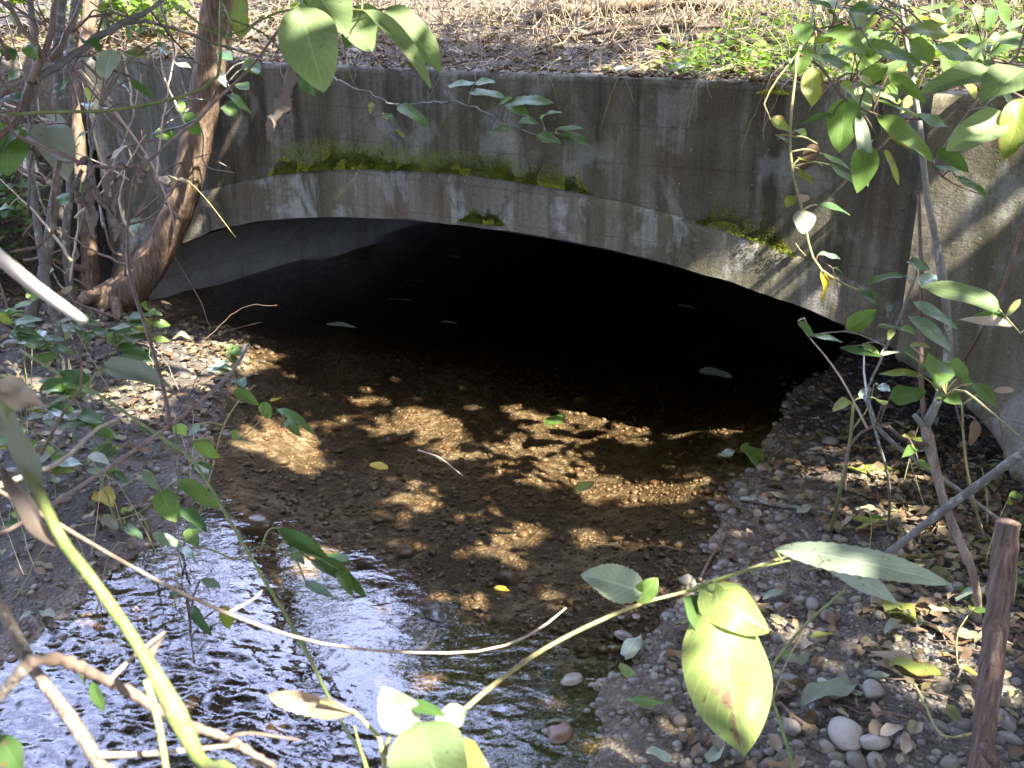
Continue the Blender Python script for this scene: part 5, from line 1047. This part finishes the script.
plant('bank_seedling', 'slender leafy seedling leaning over the water from the left bank', 'seedling', [dict(p=[bankp(176, 520), (200, 510), (212, 470), (222, 430), (238, 402), (255, 385)], d0=2.9, d1=2.8, r0=.004, r1=.002, m='stem_yellow'), dict(p=[(176, 520), (178, 480), (177, 455)], d0=2.85, r0=.003, m='stem_green', n='twig'), dict(p=[(225, 445), (252, 430), (262, 418), (280, 412)], d0=2.8, r0=.002, m='stem_green', n='twig'), dict(p=[(115, 520), (140, 512), (165, 490)], d0=2.8, r0=.002, m='stem_green', n='twig'), dict(p=[(200, 512), (215, 500), (222, 492)], d0=2.85, r0=.002, m='stem_green', n='twig')],
      [(160, 490, 176, 522, 24, 'green', dict(serr=.12)), (180, 508, 207, 532, 15, 'deep'), (190, 527, 198, 548, 14, 'green'), (180, 480, 220, 510, 15, 'green'), (193, 440, 219, 458, 13, 'green'), (176, 425, 186, 436, 12), (198, 462, 214, 470, 7, 'deep'), (200, 424, 188, 436, 8, 'blue'), (125, 525, 143, 542, 11, 'deep'), (151, 534, 182, 547, 11, 'blue'), (104, 515, 118, 530, 10, 'greygreen'),
       (234, 390, 259, 405, 11, 'green'), (262, 402, 270, 419, 12, 'green', dict(serr=.12)), (277, 409, 316, 436, 10, 'green', dict(serr=.12)), (285, 420, 301, 437, 9, 'green'), (236, 380, 244, 388, 12, 'deep'), (143, 470, 158, 490, 10, 'blue'), (90, 455, 110, 465, 10, 'greygreen'), (140, 425, 152, 438, 14, 'deep'), (230, 432, 238, 438, 8)], 2.8, base=bankp(176, 520))
plant('drooping_twig', 'dark thin twig with small leaves dipping into the riffle', 'twig', [dict(p=[bankp(150, 545), (175, 580), (188, 600), (190, 630), (194, 662)], d0=2.7, d1=2.35, r0=.003, r1=.002, m='twig_brown')], [(193, 606, 212, 636, 10, 'deep'), (222, 606, 230, 629, 13, 'spotted'), (185, 590, 168, 600, 8, 'deep'), (200, 580, 222, 588, 10, 'blue')], 2.4, base=bankp(150, 545))
# seedlings over the left bank
for k, (px, py, z) in enumerate([(18, 400, .45), (42, 425, .35), (65, 395, .4), (95, 430, .3), (20, 350, .6), (60, 360, .5), (128, 360, .2), (8, 450, .4), (110, 480, .1), (50, 480, .2), (30, 520, .15), (145, 345, .2), (85, 345, .3), (235, 385, .1), (5, 320, .6)]):
    b = bankp(px, py, z); lv = []; ds = float((b - CAM) @ np.array([0, CP, -SP])); H = rng.uniform(14, 40)
    top = (px + rng.normal(0, 16), py - H)
    for q in range(rng.integers(8, 15)):
        f = rng.uniform(.05, 1.0); x0 = px + (top[0] - px) * f; y0 = py - H * f; an = rng.uniform(-.7, 3.8); L = rng.uniform(14, 32)
        lv.append((x0, y0, x0 + L * math.cos(an), y0 - L * math.sin(an) * .5 + rng.uniform(0, 8), rng.uniform(.28, .5) * L, rng.choice(['green', 'deep', 'deep', 'blue', 'greygreen', 'spotted']), dict(shape=str(rng.choice(['lance', 'ovate'])))))
    plant('bank_weed', 'low leafy green weed growing from the littered left bank', 'weed', [dict(p=[b, (px + (top[0] - px) * .5 + 3, py - H * .5), top], d0=ds, d1=ds, r0=.0022, r1=.0012, m='stem_green')], lv, ds, group='weeds on the left bank', base=b)
for k in range(34):
    px, py = rng.uniform(-5, 190), rng.uniform(330, 560); b = bankp(px, py, .2); ds = float((b - CAM) @ np.array([0, CP, -SP])); an = rng.uniform(.2, 2.9); H = rng.uniform(40, 110)
    o = MB().add(*tube(pxpath([b, (px + H * .5 * math.cos(an) + rng.normal(0, 6), py - H * .55 * math.sin(an)), (px + H * math.cos(an), py - H * .8 * math.sin(an) + rng.uniform(-5, 15))], ds, ds), .0022, .001, 5, wig=.002)).build('dry_stalk', M[str(rng.choice(['twig_cream', 'twig_brown', 'stem_yellow', 'twig_grey']))], None, b); o.location = b
    tag(o, 'thin bare dry stalk leaning over the left bank', 'stalk', 'dry stalks on the left bank')
# sparse seedlings and dry stems on the right bank
for k, (px, py) in enumerate([(905, 470), (870, 545), (990, 520), (960, 660), (770, 690), (1015, 600), (930, 500), (985, 560)]):
    b = bankp(px, py, .12); ds = float((b - CAM) @ np.array([0, CP, -SP])); H = rng.uniform(30, 70); lv = []
    top = (px + rng.normal(0, 22), py - H)
    for q in range(rng.integers(1, 4)):
        f = rng.uniform(.5, 1.0); x0 = px + (top[0] - px) * f; y0 = py - H * f; an = rng.uniform(-.7, 3.8); L = rng.uniform(10, 20)
        lv.append((x0, y0, x0 + L * math.cos(an), y0 - L * math.sin(an) * .5 + 4, .45 * L, rng.choice(['green', 'yellow', 'spotted', 'tan'])))
    plant('dry_weed', 'thin dry upright stem with a few leaves on the right gravel', 'stem', [dict(p=[b, (px + (top[0] - px) * .5 + rng.normal(0, 4), py - H * .5), top], d0=ds, d1=ds, r0=.0026, r1=.0014, m='stem_yellow')], lv, ds, group='dry stems on the gravel bank', base=b)
plant('green_shoot', 'thin forked green shoot beside the curled leaf', 'shoot', [dict(p=[bankp(800, 800, .08), (793, 768), (779, 718), (769, 675), (803, 627), (846, 590)], d0=2.2, d1=2.5, r0=.0042, r1=.0035, m='stem_green'), dict(p=[(769, 675), (760, 684)], d0=2.3, r0=.003, m='stem_green', n='twig')], [], 2.3, base=bankp(800, 800, .08))

# ================================================================== CAMERA AND OUTPUT
cd = bpy.data.cameras.new('camera'); cam = bpy.data.objects.new('camera', cd); COL.objects.link(cam)
cam.location = CAM; cam.rotation_euler = (math.pi / 2 - PITCH, 0, 0)
cd.sensor_width = 36; cd.lens = FPX / 1024 * 36; cd.clip_start = .05; cd.clip_end = 500
cd.dof.use_dof = True; cd.dof.focus_distance = 3.6; cd.dof.aperture_fstop = 13
scene.camera = cam
vs = scene.view_settings; vs.view_transform = 'Standard'; vs.look = 'None'; vs.gamma = 1; vs.use_curve_mapping = False; vs.exposure = 2.78
scene.cycles.use_denoising = True
scene.cycles.max_bounces = 8; scene.cycles.transparent_max_bounces = 12; scene.cycles.caustics_reflective = False; scene.cycles.caustics_refractive = False
scene.cycles.sample_clamp_indirect = 6
